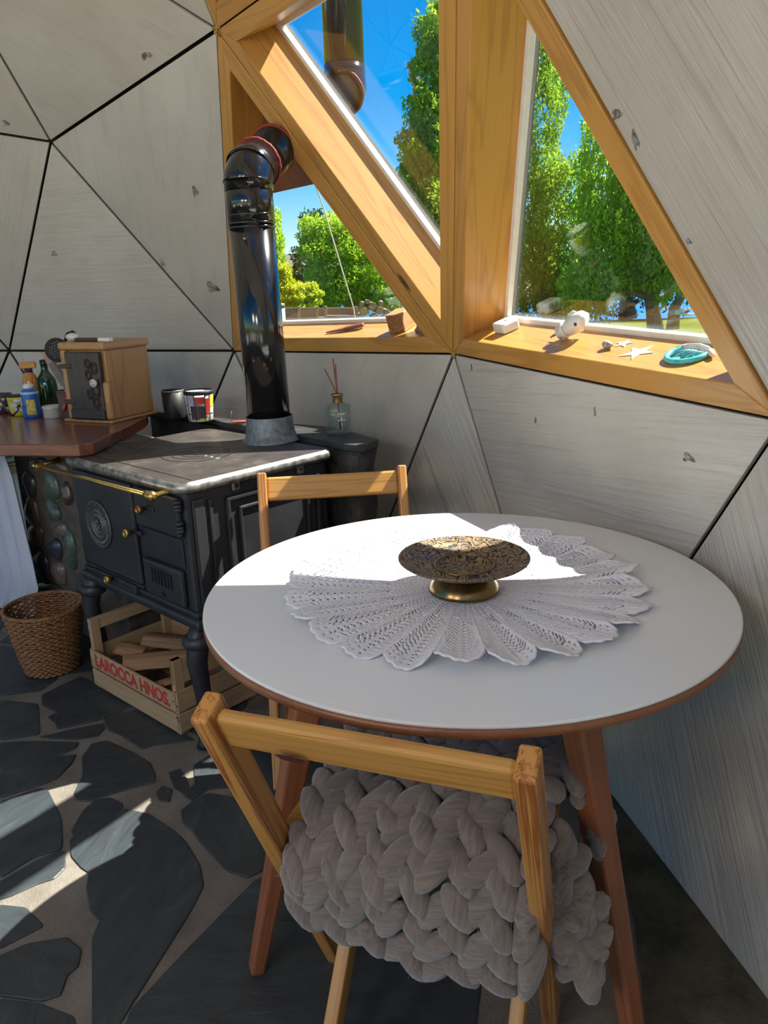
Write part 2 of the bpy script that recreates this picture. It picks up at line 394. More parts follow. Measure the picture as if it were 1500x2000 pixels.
        fs = [(j * su + i, (j + 1) * su + i, (j + 1) * su + (i + 1) % su, j * su + (i + 1) % su) for j in range(sv) for i in range(su)]
        return s.add(vs, fs, gs, True)

def build(name, mb, mat, parent=None, bevel=0., local=None, kind=None):
    me = bpy.data.meshes.new(name)
    v = mb.v
    if local is not None:
        v = [tuple(local @ Vector(p)) for p in v]
    me.from_pydata(v, [], mb.f)
    at = me.attributes.new('gc', 'FLOAT_VECTOR', 'POINT')
    at.data.foreach_set('vector', np.array(mb.g, dtype=np.float32).ravel())
    me.polygons.foreach_set('use_smooth', mb.sm)
    me.materials.append(MATS[mat]); me.update()
    o = bpy.data.objects.new(name, me); COL.objects.link(o)
    if parent is not None:
        o.parent = parent
        if local is None: o.matrix_parent_inverse = parent.matrix_world.inverted() if parent.type == 'EMPTY' else Matrix()
    if bevel:
        b = o.modifiers.new('bevel', 'BEVEL'); b.width = bevel; b.segments = 2; b.limit_method = 'ANGLE'; b.angle_limit = math.radians(40)
    if kind: o['kind'] = kind
    return o
def empty(name, loc=(0, 0, 0), label=None, cat=None, group=None, kind=None, mat=None):
    o = bpy.data.objects.new(name, None); COL.objects.link(o); o.empty_display_size = .05
    if mat is not None: o.matrix_world = mat
    else: o.matrix_world = Matrix.Translation(Vector([float(q) for q in loc]))
    tag(o, label, cat, group, kind); return o
def tag(o, label=None, cat=None, group=None, kind=None):
    if label: o['label'] = label
    if cat: o['category'] = cat
    if group: o['group'] = group
    if kind: o['kind'] = kind
    return o
def copy_tree(o, parent=None):
    c = o.copy(); COL.objects.link(c)
    if parent is not None: c.parent = parent
    for ch in list(o.children): copy_tree(ch, c)
    return c
def text_mesh(name, body, size, depth, mat, M, parent, spacing=1., squeeze=1.):
    cu = bpy.data.curves.new(name, 'FONT'); cu.body = body; cu.size = size; cu.extrude = depth; cu.align_x = 'CENTER'; cu.align_y = 'CENTER'
    cu.space_character = spacing; cu.offset = size * .034
    t = bpy.data.objects.new('tmp', cu); COL.objects.link(t)
    bpy.context.view_layer.update()
    me = bpy.data.meshes.new_from_object(t.evaluated_get(bpy.context.evaluated_depsgraph_get()))
    bpy.data.objects.remove(t)
    me.transform(M @ Matrix.Diagonal((squeeze, 1, 1, 1))); me.materials.clear(); me.materials.append(MATS[mat]); me.name = name
    at = me.attributes.new('gc', 'FLOAT_VECTOR', 'POINT')
    at.data.foreach_set('vector', np.array([v.co[:] for v in me.vertices], dtype=np.float32).ravel())
    o = bpy.data.objects.new(name, me); COL.objects.link(o); o.parent = parent
    if parent.type == 'EMPTY': o.matrix_parent_inverse = parent.matrix_world.inverted()
    return o
def frame_matrix(o, x, y, z):
    return Matrix(((x[0], y[0], z[0], o[0]), (x[1], y[1], z[1], o[1]), (x[2], y[2], z[2], o[2]), (0, 0, 0, 1)))

# ================================================================== THE DOME (3V geodesic, radius about 3.1 m)
DR, DC, DROT = 3.0854, V3(-2.26959, .8699, .52958), -.03815
zI, rI = 1 / math.sqrt(5), 2 / math.sqrt(5)
ico = [V3(0, 0, 1)] + [V3(rI * math.cos(2 * math.pi * k / 5), rI * math.sin(2 * math.pi * k / 5), zI) for k in range(5)] \
    + [V3(rI * math.cos(2 * math.pi * (k + .5) / 5), rI * math.sin(2 * math.pi * (k + .5) / 5), -zI) for k in range(5)] + [V3(0, 0, -1)]
faces = [(0, 1 + k, 1 + (k + 1) % 5) for k in range(5)] + [(1 + k, 6 + k, 1 + (k + 1) % 5) for k in range(5)] \
    + [(6 + k, 6 + (k + 1) % 5, 1 + (k + 1) % 5) for k in range(5)] + [(11, 6 + (k + 1) % 5, 6 + k) for k in range(5)]
nodes = []; tris = []
def node_id(p):
    for i, q in enumerate(nodes):
        if np.linalg.norm(p - q) < 1e-4: return i
    nodes.append(p); return len(nodes) - 1
for a, b, c in faces:
    A_, B_, C_ = ico[a], ico[b], ico[c]; g = {}
    for i in range(4):
        for j in range(4 - i):
            g[i, j] = node_id(nrm(A_ * (3 - i - j) + B_ * i + C_ * j))
    for i in range(3):
        for j in range(3 - i):
            tris.append((g[i, j], g[i + 1, j], g[i, j + 1]))
            if i + j < 2: tris.append((g[i + 1, j], g[i + 1, j + 1], g[i, j + 1]))
cr, sr = math.cos(DROT), math.sin(DROT)
unit = [V3(p[0] * cr - p[1] * sr, p[0] * sr + p[1] * cr, p[2]) for p in nodes]
NP = [DC + DR * p for p in unit]
low = [p[2] < -.25 for p in unit]
FIT = dict(F=(-1.317, 3.46, 1.909), D=(-.48, 2.818, 2.118), E=(.213, 1.783, 2.118), B=(-.659, 3.448, 1.059), C=(.727, 1.379, 1.059), A=(.248, 2.556, 1.108), G=(-1.827, 3.877, 1.059), N1=(.549, 2.008, 0))
PXO = dict(F=(99, 277), D=(424, 58), B=(457, 685), A=(886, 690), G=(18, 685), C=(1528, 820), E=(897, -285), N1=(1110, 1442))
NAME = {}
for nm, p in FIT.items():
    p = V3(*p); i = int(np.argmin([np.linalg.norm(p - q) for q in NP])); NAME[nm] = i
    NP[i] = onz(*PXO[nm], 0.) if nm == 'N1' else atd(*PXO[nm], (p - CAM) @ FV)
for i, p in enumerate(NP):
    if -.3 < unit[i][2] < -.1: NP[i] = V3(p[0], p[1], -.012)
nd = lambda k: NP[NAME[k]]
key = lambda *ks: frozenset(NAME[k] for k in ks)
idx_M = int(np.argmin([np.linalg.norm(V3(-.713, 1.912, 2.981) - q) for q in NP])); NAME['M'] = idx_M
MAINWIN = [key('A', 'B', 'D'), key('A', 'D', 'E'), key('A', 'C', 'E'), key('D', 'E', 'M')]
groups = {}
for nm, lab in (('wall_left', 'off-white painted triangular plywood panels of the dome behind the kitchen corner'),
                ('wall_right', 'off-white painted triangular plywood panels of the dome beside the round table'),
                ('wall_back', 'painted dome panels opposite the stove'), ('ceiling', 'painted triangular dome panels overhead')):
    groups[nm] = empty(nm, (0, 0, 0), lab, 'wall' if nm != 'ceiling' else 'ceiling', None, 'structure')
def inset_tri(P, w):
    out = []
    for i in range(3):
        p, q, r = P[i], P[(i + 1) % 3], P[(i + 2) % 3]
        u, v = nrm(q - p), nrm(r - p); sn = math.sqrt(max(1e-9, 1 - (u @ v) ** 2))
        out.append(p + (u + v) * w / sn)
    return out
sheath = {k: MB() for k in groups}; fill_glass = []; PANELS = []
for t in tris:
    if any(low[i] for i in t): continue
    P = [NP[i] for i in t]; cen = sum(P) / 3; n = nrm(np.cross(P[1] - P[0], P[2] - P[0]))
    if n @ (cen - DC) < 0: n = -n; P = [P[0], P[2], P[1]]
    fs = frozenset(t)
    if fs in MAINWIN: continue
    hdir = (cen - DC) / DR
    # side away from the sun, behind the camera: glazing added for fill light
    if cen[2] > .35 and hdir[1] < -.05 and (hdir @ SUN) < .75 and cen[0] < .35 :
        fill_glass.append((P, n)); continue
    if cen[2] > .35 and hdir[0] < -.45 and hdir[1] < .45 and cen[2] < 2.6:
        fill_glass.append((P, n)); continue
    g = 'ceiling' if cen[2] > 2.35 else ('wall_right' if cen[0] > -.1 else ('wall_left' if cen[1] > .9 else 'wall_back'))
    Q = inset_tri(P, .0055); PANELS.append((Q, n, g))
    mb = MB(); mb.prism(Q, n, .012)
    # brushed grain runs along one edge of every sheet
    e = nrm(Q[1] - Q[0]) if cen[0] < -.1 else nrm(Q[2] - Q[0])
    if cen[0] > -.1: e = nrm(np.cross(n, nrm(Q[1] - Q[0])) * .8 + nrm(Q[1] - Q[0]) * .6)
    if cen[0] > -.1 and cen[2] > 1.2: e = nrm(nd('E') - nd('C'))
    e2 = np.cross(n, e); of = rng.uniform(-4, 4, 2)
    mb.g = [((V3(*p) - cen) @ e + of[0], (V3(*p) - cen) @ e2 + of[1], 0.) for p in mb.v]
    build('panel', mb, 'panel_paint' if cen[0] < 0. else 'panel_paint_rough', groups[g], .0015)
    ro = [DC + (p - DC) * (1 + .035 / DR) for p in P]; r2 = [DC + (p - DC) * (1 + .06 / DR) for p in P]
    sheath[g].add(ro + r2, [(0, 1, 2), (5, 4, 3), (0, 3, 4, 1), (1, 4, 5, 2), (2, 5, 3, 0)])
# knots in the plywood, each on the sheet where the photograph shows it
for (kx, ky, ka, kb_) in ((285, 108, .019, .011), (380, 372, .012, .018), (415, 560, .026, .022), (105, 495, .014, .009), (1046, 819, .0035, .009), (1162, 803, .0035, .010), (1345, 893, .014, .009), (921, 717, .004, .009),
                          (1205, 222, .016, .007), (1240, 270, .008, .018), (1085, 60, .010, .006), (12, 240, .012, .010), (1345, 470, .006, .006), (1180, 1630, .006, .004), (1300, 1690, .006, .005)):
    rr0 = ray(kx, ky)
    for Q, n, g in PANELS:
        h = onpl(kx, ky, Q[0], n)
        if (h - CAM) @ FV < .1: continue
        if all(np.cross(Q[(i + 1) % 3] - Q[i], h - Q[i]) @ n > 0 for i in range(3)):
            a_ = nrm(np.cross(n, (0, 0, 1.))); b_ = np.cross(n, a_); mbk = MB()
            for (f_, oa, ob) in ((1., 0, 0), (.45, ka * .9, kb_ * .5), (.35, -ka * .8, kb_ * .9)):
                pts = []
                for i in range(18):
                    t = 2 * math.pi * i / 18; q = (1 + .25 * math.sin(2 * t + kx) + .12 * math.sin(3 * t + ky) + rng.uniform(-.05, .05)) * f_
                    pts.append(h + a_ * (math.cos(t) * ka * q + oa) + b_ * (math.sin(t) * kb_ * q + ob))
                mbk.prism(pts, -n, .0008, -.0002)
            build('knot', mbk, 'knot_stain', groups[g]); break
for g, mb in sheath.items():
    build('sheathing', mb, 'sheathing_dark', groups[g])
wb = empty('window_5', (0, 0, 0), 'added triangular rear glazing that lets fill light into the dome', 'window', None, 'structure')  # unseen glazing, added to admit fill light
for P, n in fill_glass:
    mb = MB(); mb.prism(inset_tri(P, .02), n, .006); build('pane', mb, 'window_glass', wb)

# the four framed windows of the photograph
FW, FD, BW = .058, .185, .014
wlab = {0: 'triangular pine-framed window with the flue pipe passing through its top corner', 1: 'tall triangular pine window above the diagonal beam showing the flue and sky',
        2: 'triangular pine-framed window with the plug adapter and shells on its sill', 3: 'triangular roof window frame of dark pine above the flue'}
WIN = []
for wi, fs in enumerate(MAINWIN):
    order = [['A', 'B', 'D'], ['A', 'D', 'E'], ['A', 'C', 'E'], ['D', 'E', 'M']][wi]
    P = [nd(k) for k in order]; cen = sum(P) / 3; n = nrm(np.cross(P[1] - P[0], P[2] - P[0]))
    if n @ (cen - DC) < 0: n = -n
    we = empty('window_%d' % (wi + 1), (0, 0, 0), wlab[wi], 'window', None, 'structure')
    O = inset_tri(P, .002); I = inset_tri(P, FW); J = inset_tri(P, FW - .004); K = inset_tri(P, FW + BW)
    for i in range(3):
        j = (i + 1) % 3
        fb = build('frame_board', MB().prism([O[i], O[j], I[j], I[i]], n, FD, -.004), 'pine_frame', we, .003)
        build('glazing_bead', MB().prism([J[i], J[j], K[j], K[i]], n, .018, .150), 'white_bead', we, .002)
        mid0 = DC + (P[i] - DC) * (1 + .20 / DR); mid1 = DC + (P[j] - DC) * (1 + .20 / DR)
        f0 = DC + (P[i] - DC) * (1 + .08 / DR); f1 = DC + (P[j] - DC) * (1 + .08 / DR)
        build('joint_filler', MB().beam(f0, f1, .024, .05, n), 'sheathing_dark', we)
        build('cover_strip', MB().beam(mid0, mid1, .11, .02, n), 'sheathing_dark', we)
    build('pane', MB().prism(J, n, .004, .170), 'window_glass', we)
    WIN.append((we, P, n, I))
for nm in 'AD':
    mb = MB(); c = nd(nm)
    for q in range(16):
        d = rng.normal(size=3); d = nrm(d) * rng.uniform(.003, .016)
        mb.ell(c + d + (CAM - c) / 260, V3(1, 0, 0), V3(0, 1, 0), V3(0, 0, 1), *(rng.uniform(.003, .008, 3)), 6, 4, .2)
    build('hub_foam', mb, 'foam_yellow', WIN[1][0])
# board closing the top corner of the flue window
we0, P0w, n0w, I0w = WIN[0]
Dn, An, Bn = I0w[2], I0w[0], I0w[1]
tb = .52
build('flue_board', MB().prism([Dn, Dn + (An - Dn) * .44, Dn + (Bn - Dn) * .44], n0w, .022, .135), 'red_board', we0, .002)

# ================================================================== FLOOR
fl = empty('floor', (0, 0, 0), 'irregular dark slate flagstones set in pale mortar', 'floor', None, 'structure')
ang = np.linspace(0, 2 * math.pi, 61)[:-1]
build('mortar_bed', MB().prism([V3(DC[0] + 2.98 * math.cos(a), DC[1] + 2.98 * math.sin(a), -.0025) for a in ang], V3(0, 0, -1), .10), 'mortar', fl)
edge = [onz(1190, 1560, 0), onz(1500, 1935, 0)]
nw, nw2 = NP[NAME['N1']], None
STN = [
 [(0, 30), (120, 40), (170, 185), (300, 195), (205, 262), (0, 285)],
 [(222, 290), (320, 240), (420, 195), (500, 230), (720, 350), (640, 362), (500, 415), (302, 458), (292, 430), (305, 372), (228, 340)],
 [(0, 312), (195, 335), (205, 488), (0, 518)],
 [(252, 402), (302, 376), (300, 425), (280, 422)],
 [(212, 503), (400, 462), (528, 436), (535, 462), (500, 500), (400, 512), (280, 512)],
 [(0, 538), (170, 530), (400, 535), (388, 562), (300, 600), (220, 650), (100, 668), (0, 690)],
 [(545, 412), (620, 384), (730, 364), (950, 488), (1010, 520), (800, 540), (740, 562), (640, 492), (572, 470)],
 [(432, 612), (480, 542), (560, 526), (690, 590), (772, 640), (800, 700), (800, 738), (640, 778), (470, 830), (402, 830), (396, 790), (442, 700)],
 [(0, 705), (210, 668), (310, 612), (388, 602), (366, 642), (300, 708), (240, 738), (0, 818)],
 [(0, 850), (200, 776), (248, 790), (285, 880), (308, 940), (318, 1080), (180, 1120), (0, 1235)],
 [(382, 985), (440, 892), (492, 842), (560, 828), (622, 852), (628, 872), (540, 935), (388, 1008)],
 [(368, 1042), (500, 965), (640, 885), (770, 912), (890, 992), (962, 1062), (1028, 1180), (1046, 1280), (985, 1400), (850, 1620), (640, 1960), (560, 2080), (482, 2080), (486, 1540), (528, 1450), (482, 1400), (462, 1290), (470, 1215), (430, 1188), (378, 1130)],
 [(0, 1262), (180, 1160), (300, 1102), (330, 1112), (324, 1190), (270, 1240), (190, 1262), (70, 1322), (0, 1345)],
 [(0, 1385), (130, 1405), (212, 1488), (130, 1528), (0, 1598)],
 [(0, 1652), (150, 1590), (280, 1572), (340, 1562), (408, 1622), (390, 1700), (340, 1740), (310, 1838), (220, 1866), (0, 1840)],
 [(0, 1872), (200, 1905), (368, 1962), (400, 2100), (0, 2100)],
 [(822, 790), (850, 762), (888, 782), (880, 838), (832, 828)],
 [(882, 692), (940, 672), (962, 722), (988, 788), (960, 800), (912, 760)],
 [(950, 892), (1000, 852), (1085, 800), (1330, 850), (1700, 900), (1760, 1010), (1500, 1120), (1290, 1230), (1180, 1190), (1050, 1040), (1010, 990), (962, 950)],
 [(1330, 1262), (1700, 1090), (2300, 1250), (2500, 1700), (2450, 2100), (1500, 2300), (620, 2150), (700, 1915), (1000, 1600), (1250, 1345)],
 [(1012, 655), (1100, 600), (1240, 640), (1300, 760), (1085, 770), (1005, 830), (965, 800), (1025, 742)],
 [(1060, 560), (1300, 400), (1700, 480), (1900, 700), (1800, 860), (1340, 790), (1270, 630)],
 [(480, 170), (520, 60), (900, -60), (1300, 330), (1040, 500), (740, 350)],
 [(0, 10), (180, -120), (470, -60), (490, 160), (310, 180), (190, 175), (130, 30)],
 [(1750, 520), (2300, 560), (2500, 900), (2320, 1210), (1790, 1040), (1830, 860), (1940, 720)],
]
cov = []
def flag(poly2, z=0.):
    # round the corners a little, then a slab with a slightly domed edge
    p = [V3(q[0], q[1], z) for q in poly2]; r = []
    for i in range(len(p)):
        a, b, c_ = p[i - 1], p[i], p[(i + 1) % len(p)]
        r += [b + (a - b) * .12, b + (a - b) * .025 + (c_ - b) * .025, b + (c_ - b) * .12]
    cc = sum(r) / len(r); dz = rng.uniform(0, .0025)
    mb = MB(); m = len(r); th = rng.uniform(0, 6.28); e = V3(math.cos(th), math.sin(th), 0); e2 = V3(-e[1], e[0], 0)
    vs = [q + V3(0, 0, -.02) for q in r] + [q + V3(0, 0, -.0016 + dz) for q in r] + [q + nrm(cc - q) * .003 + V3(0, 0, dz) for q in r]
    of = rng.uniform(-3, 3, 2); gs = [((q - cc) @ e + of[0], (q - cc) @ e2 + of[1], 0) for q in vs]
    fs_ = [(i, (i + 1) % m, m + (i + 1) % m, m + i) for i in range(m)] + [(m + i, m + (i + 1) % m, 2 * m + (i + 1) % m, 2 * m + i) for i in range(m)] + [tuple(range(2 * m, 3 * m))]
    mb.add(vs, fs_, gs); return build('flagstone', mb, 'slate', fl)
def area2(p): return sum(p[i][0] * p[(i + 1) % len(p)][1] - p[(i + 1) % len(p)][0] * p[i][1] for i in range(len(p)))
for s in STN:
    p = [onz(x / 2.667, 1250 + y / 2.667, 0)[:2] for x, y in s]
    if area2(p) < 0: p = p[::-1]
    cp = np.mean(p, 0); p = [q + nrm(q - cp) * .007 for q in p]
    cov.append(p); flag(p)
def inside(q, poly):
    r = False; n_ = len(poly)
    for i in range(n_):
        a, b = poly[i], poly[(i + 1) % n_]
        if (a[1] > q[1]) != (b[1] > q[1]) and q[0] < (b[0] - a[0]) * (q[1] - a[1]) / (b[1] - a[1]) + a[0]: r = not r
    return r
jx = {}
def jp(i, j):
    if (i, j) not in jx: jx[i, j] = (-4.9 + i * .42 + rng.uniform(-.13, .13), -1.9 + j * .36 + rng.uniform(-.11, .11))
    return jx[i, j]
for i in range(14):
    for j in range(16):
        q = [jp(i, j), jp(i + 1, j), jp(i + 1, j + 1), jp(i, j + 1)]; c_ = np.mean(q, 0)
        if np.hypot(c_[0] - DC[0], c_[1] - DC[1]) > 2.6: continue
        q = [np.array(c_) + (np.array(t_) - c_) * .93 for t_ in q]
        test = q + [c_] + [(np.array(q[a]) + q[(a + 1) % 4]) / 2 for a in range(4)]
        if any(inside(t_, pl) for t_ in test for pl in cov) or any(inside(t_, q) for pl in cov for t_ in pl): continue
        flag(q)
# strip of mossy concrete along the right-hand wall
m0, m1 = onz(1130, 1465, 0), onz(1560, 2000, 0)
strip = [onz(1255, 1720, 0), onz(1290, 2050, 0), onz(1700, 2200, 0), onz(1110, 1440, 0), onz(1150, 1500, 0)]
mc = MB(); pts = [onz(1128, 1462, 0), onz(1165, 1560, 0), onz(1205, 1660, 0), onz(1240, 1800, 0), onz(1262, 2000, 0), onz(1300, 2300, 0), V3(.76, .75, 0), NP[NAME['N1']]]
mc.prism([V3(p[0], p[1], .0032) for p in pts], V3(0, 0, -1), .01)
build('concrete_strip', mc, 'mossy_concrete', fl)
# ================================================================== STONE LEDGE AND PILLAR
Z3 = V3(0, 0, 1)
SB = V3(-.541, 1.985, 0); SX = V3(-.732, .681, 0); SY = V3(.681, .732, 0)     # stove corner, axis along its front, axis to its back
def S(a, d, z): return SB + SX * a + SY * d + Z3 * z
def s_front(x, y, d=.03):
    q = onpl(x, y, S(0, d, 0), SY); return (q - SB) @ SX, q[2]
led = empty('stone_ledge', S(.4, .8, 0), 'black painted stone ledge with slate top behind the cook stove', 'ledge')
# plan of the ledge: front edge behind the stove, back against the dome
LZ = .835
lp = [S(-.235, .47, 0), S(-.215, .60, 0), S(-.10, .86, 0), S(.30, 1.12, 0), S(1.02, 1.20, 0), S(1.02, .60, 0), S(.05, .60, 0)]
fr = onz(742, 858, LZ); fr[2] = 0; br = onz(735, 852, LZ); br[2] = 0
lp[0] = fr; lp[1] = onz(712, 846, LZ) * V3(1, 1, 0)
def wall_pt(x, y, z, k3=('A', 'B', 'N0')): return onz(x, y, z)
lp[2] = onz(640, 833, LZ) * V3(1, 1, 0); lp[3] = onz(445, 819, LZ) * V3(1, 1, 0)
lp = [fr, onz(650, 834, LZ) * V3(1, 1, 0), onz(560, 826, LZ) * V3(1, 1, 0), onz(440, 817, LZ) * V3(1, 1, 0), onz(285, 803, LZ) * V3(1, 1, 0), S(1.0, .66, 0), S(.05, .60, 0), S(-.10, .60, 0)]
if area2(lp) < 0: lp = lp[::-1]
mb = MB()
rows = 12; ring = []
pp = []
for i in range(len(lp)):
    a, b = lp[i], lp[(i + 1) % len(lp)]; m = max(1, int(np.linalg.norm(b - a) / .06))
    pp += [a + (b - a) * q / m for q in range(m)]
ce = sum(pp) / len(pp); vs_ = []
for r in range(rows + 1):
    z = (LZ - .02) * r / rows
    for p in pp:
        j = rng.uniform(-.020, .010)
        vs_.append(p + nrm(p - ce) * (j - .012) + Z3 * z)
m = len(pp)
mb.add(vs_, [(r * m + i, r * m + (i + 1) % m, (r + 1) * m + (i + 1) % m, (r + 1) * m + i) for r in range(rows) for i in range(m)] + [tuple(rows * m + i for i in range(m))], None, True)
build('masonry', mb, 'black_stone', led)
mb = MB(); tp = [p + V3(rng.uniform(-.006, .006), rng.uniform(-.006, .006), LZ) for p in pp]
build('slate_top', mb.prism(tp, V3(0, 0, -1), .022), 'slate_shelf', led, .003)

# worktop and the cobble pillar that carries it
WT = .862
wtc = onz(165, 868, WT); wtr = onz(285, 815, WT)
wpoly = [onz(-200, 866, WT), wtc + V3(-.02, 0, 0), wtc + V3(.015, .03, 0), wtr, onz(288, 806, WT), onz(240, 795, WT), onz(-200, 795, WT)]
wk = build('kitchen_worktop', MB().prism(wpoly, V3(0, 0, -1), .040), 'worktop_wood', None, .004)
tag(wk, 'glossy reddish brown wooden kitchen worktop beside the black stove', 'worktop')
pil = empty('stone_pillar', S(.95, .3, 0), 'pillar of round river stones in mortar left of the stove', 'pillar')
PD = .16
pa0, pa1 = .70, float((onpl(44, 1000, S(0, PD, 0), SY) - SB) @ SX)
pz = WT - .041
mb = MB(); mb.box(S((pa0 + pa1) / 2, PD + .10, pz / 2), SX, SY, Z3, pa1 - pa0, .20, pz)
build('mortar', mb, 'rubble_mortar', pil, .01)
for (x, y, rx, ry, mi) in ((62, 945, 14, 23, 2), (104, 948, 20, 24, 0), (66, 1000, 19, 25, 1), (107, 996, 16, 20, 0), (73, 1046, 24, 18, 1), (112, 1072, 17, 18, 2), (84, 1106, 21, 28, 2),
                           (119, 1117, 18, 19, 3), (142, 1070, 12, 32, 0), (100, 1150, 34, 11, 2), (78, 905, 26, 9, 2), (125, 1034, 14, 12, 3), (55, 1075, 9, 14, 1), (135, 965, 10, 20, 1), (128, 910, 14, 9, 3)):
    q = onpl(x, y, S(0, PD, 0), SY); mpp = ((q - CAM) @ FV) / F_PX * 1.06
    th_ = rng.uniform(-.5, .5); ax_s = SX * math.cos(th_) + Z3 * math.sin(th_); az_s = Z3 * math.cos(th_) - SX * math.sin(th_)
    stn = MB().ell(q - SY * .002, ax_s, SY, az_s, rx * mpp * 1.5, .026, ry * mpp * 1.2, 18, 12, .0)
    ph1, ph2 = rng.uniform(0, 6, 2); cq = q - SY * .002; nv = []
    for p_ in stn.v:
        d_ = V3(*p_) - cq; t_ = math.atan2(d_ @ az_s, d_ @ ax_s); nv.append(tuple(cq + d_ * (1 + .13 * math.sin(2 * t_ + ph1) * .6 + .10 * math.sin(3 * t_ + ph2))))
    stn.v = nv
    build('river_stone', stn, 'pebble_%d' % mi, pil)
# dishes in the dark under the worktop
RC = onpl(18, 985, S(0, .42, 0), SY) * V3(1, 1, 0)
shelf = empty('plate_rack', RC, 'dark stacked plates on the shelf behind the white curtain', 'plates')
for zq in (.50, .53, .56, .59, .62, .65):
    build('plate', MB().lathe(RC + Z3 * zq, [(.04, 0), (.11, .018), (.112, .022), (.04, .006)], 24), 'black_plastic', shelf)
build('shelf_board', MB().box(RC + Z3 * .485, SX, SY, Z3, .34, .28, .02), 'crate_wood', shelf)
for a_ in (-.15, .15): build('shelf_side', MB().box(RC + Z3 * .40 + SX * a_ + SY * .11, SX, SY, Z3, .02, .03, .80), 'crate_wood', shelf)
# linen curtain hanging from the worktop, a wavy sheet of cloth
cu = []
top0, top1 = onz(-60, 885, WT - .045), onz(8, 890, WT - .045)
mb = MB(); nu, nv = 40, 24; front = []
edge_px = [(8, 890), (22, 930), (36, 990), (50, 1050), (62, 1100), (72, 1150), (64, 1200), (52, 1240), (44, 1264)]
for j in range(nv + 1):
    t = j / nv; z = (WT - .045) * (1 - t) + .03 * t
    ex = np.interp(t * (len(edge_px) - 1), range(len(edge_px)), [e[0] for e in edge_px]); ey = np.interp(t * (len(edge_px) - 1), range(len(edge_px)), [e[1] for e in edge_px])
    R_ = onpl(ex, ey, S(0, .06, 0), SY); zz = max(R_[2], .02); R_[2] = zz
    for i in range(nu + 1):
        u = i / nu
        p = R_ + SX * (.55 * u) + SY * (.012 * math.sin(u * 30 + t * 2) + .008 * math.sin(u * 55 - t * 3)) * (.4 + t)
        front.append(p)
fs = [(j * (nu + 1) + i, j * (nu + 1) + i + 1, (j + 1) * (nu + 1) + i + 1, (j + 1) * (nu + 1) + i) for j in range(nv) for i in range(nu)]
mb.add(front, fs, None, True)
cur = build('curtain', mb, 'linen'); md = cur.modifiers.new('solid', 'SOLIDIFY'); md.thickness = .002
tag(cur, 'white linen curtain hanging below the wooden worktop', 'curtain')

# ================================================================== COOK STOVE
st = empty('cook_stove', S(.35, .28, 0), 'black cast iron wood cook stove with brass rail on bowed legs', 'stove')
STW, STD, TZ = .70, .585, .82
pc = []
rc = .05
for (cx, cy, a0) in ((rc, rc, 180), (STW - rc, rc, 270), (STW - rc, STD - rc, 0), (rc, STD - rc, 90)):
    for q in range(6):
        a = math.radians(a0 + 90 * q / 5)
        pc.append((cx + rc * math.cos(a), cy + rc * math.sin(a)))
def plate_ring(inset, z): 
    c_ = np.array([STW / 2, STD / 2]); out = []
    for p in pc:
        d = np.array(p) - c_; out.append(S(*(c_ + d * (1 - inset / np.abs(d).max())), z))
    return out
mb = MB(); rings = [plate_ring(.02, TZ - .032), plate_ring(.004, TZ - .030), plate_ring(0, TZ - .018), plate_ring(.003, TZ - .006), plate_ring(.012, TZ)]
m = len(pc); vs_ = [p for r in rings for p in r]
mb.add(vs_, [(r * m + i, r * m + (i + 1) % m, (r + 1) * m + (i + 1) % m, (r + 1) * m + i) for r in range(4) for i in range(m)] + [tuple(range(m))[::-1]], None, True)
build('plate_rim', mb, 'plate_edge', st)
tpz = MB().prism(plate_ring(.012, TZ), Z3, .0025, -.02)
tpz = MB(); rr_ = plate_ring(.0125, TZ + .0002); tpz.prism(rr_, V3(0, 0, -1), .012)
hp = build('hot_plate', tpz, 'stove_plate', st)
for (x, y, r_) in ((258, 874, .088), (385, 887, .108)):
    c_ = onz(x, y, TZ)
    for k_, rad in enumerate((r_, r_ * .70, r_ * .42)):
        build('ring_groove', MB().lathe(c_, [(rad, .0002), (rad + .0005, .0014), (rad + .0026, .0014), (rad + .003, .0002)], 48, cap=False), 'enamel_black', hp)
    build('lid_hole', MB().lathe(c_, [(.012, 0), (.012, .0016), (.008, .0016)], 16), 'enamel_black', hp)
# groove along the front of the plate
build('seam', MB().box(S(.32, .055, TZ + .0006), SX, SY, Z3, .58, .003, .0012), 'enamel_black', hp)
BA0, BA1, BD0, BD1, BZ0, BZ1 = .028, .675, .03, .56, .405, .79
body = build('body', MB().box(S((BA0 + BA1) / 2, (BD0 + BD1) / 2, (BZ0 + BZ1) / 2), SX, SY, Z3, BA1 - BA0, BD1 - BD0, BZ1 - BZ0), 'cast_iron', st, .012)
# base skirt
build('skirt', MB().box(S(.35, .30, .402), SX, SY, Z3, .70, .58, .034), 'cast_iron', st, .012)
build('skirt_step', MB().box(S(.35, .30, .428), SX, SY, Z3, .675, .56, .018), 'cast_iron', st, .006)
def facebox(a0, a1, z0, z1, t, nm, mat='cast_iron', bev=.004, d=BD0, parent=None):
    return build(nm, MB().box(S((a0 + a1) / 2, d - t / 2, (z0 + z1) / 2), SX, SY, Z3, a1 - a0, t, z1 - z0), mat, parent or st, bev)
oven = facebox(.300, .665, .455, .775, .014, 'oven_door', bev=.010)
fire = facebox(.050, .285, .655, .775, .016, 'fire_door', bev=.010)
facebox(.060, .285, .560, .648, .006, 'mid_panel')
ash = facebox(.065, .275, .440, .555, .018, 'ash_door', bev=.012)
for q in range(7):
    facebox(.115 + q * .017, .122 + q * .017, .488, .535, .0194, 'vent_slot', 'enamel_black', 0, parent=ash)
build('ash_hole', MB().lathe(S(.165, BD0 - .018, .465), [(.008, 0), (.008, .003)], 12, -SY), 'enamel_black', ash)
facebox(.30, .67, .440, .452, .010, 'lower_ledge')
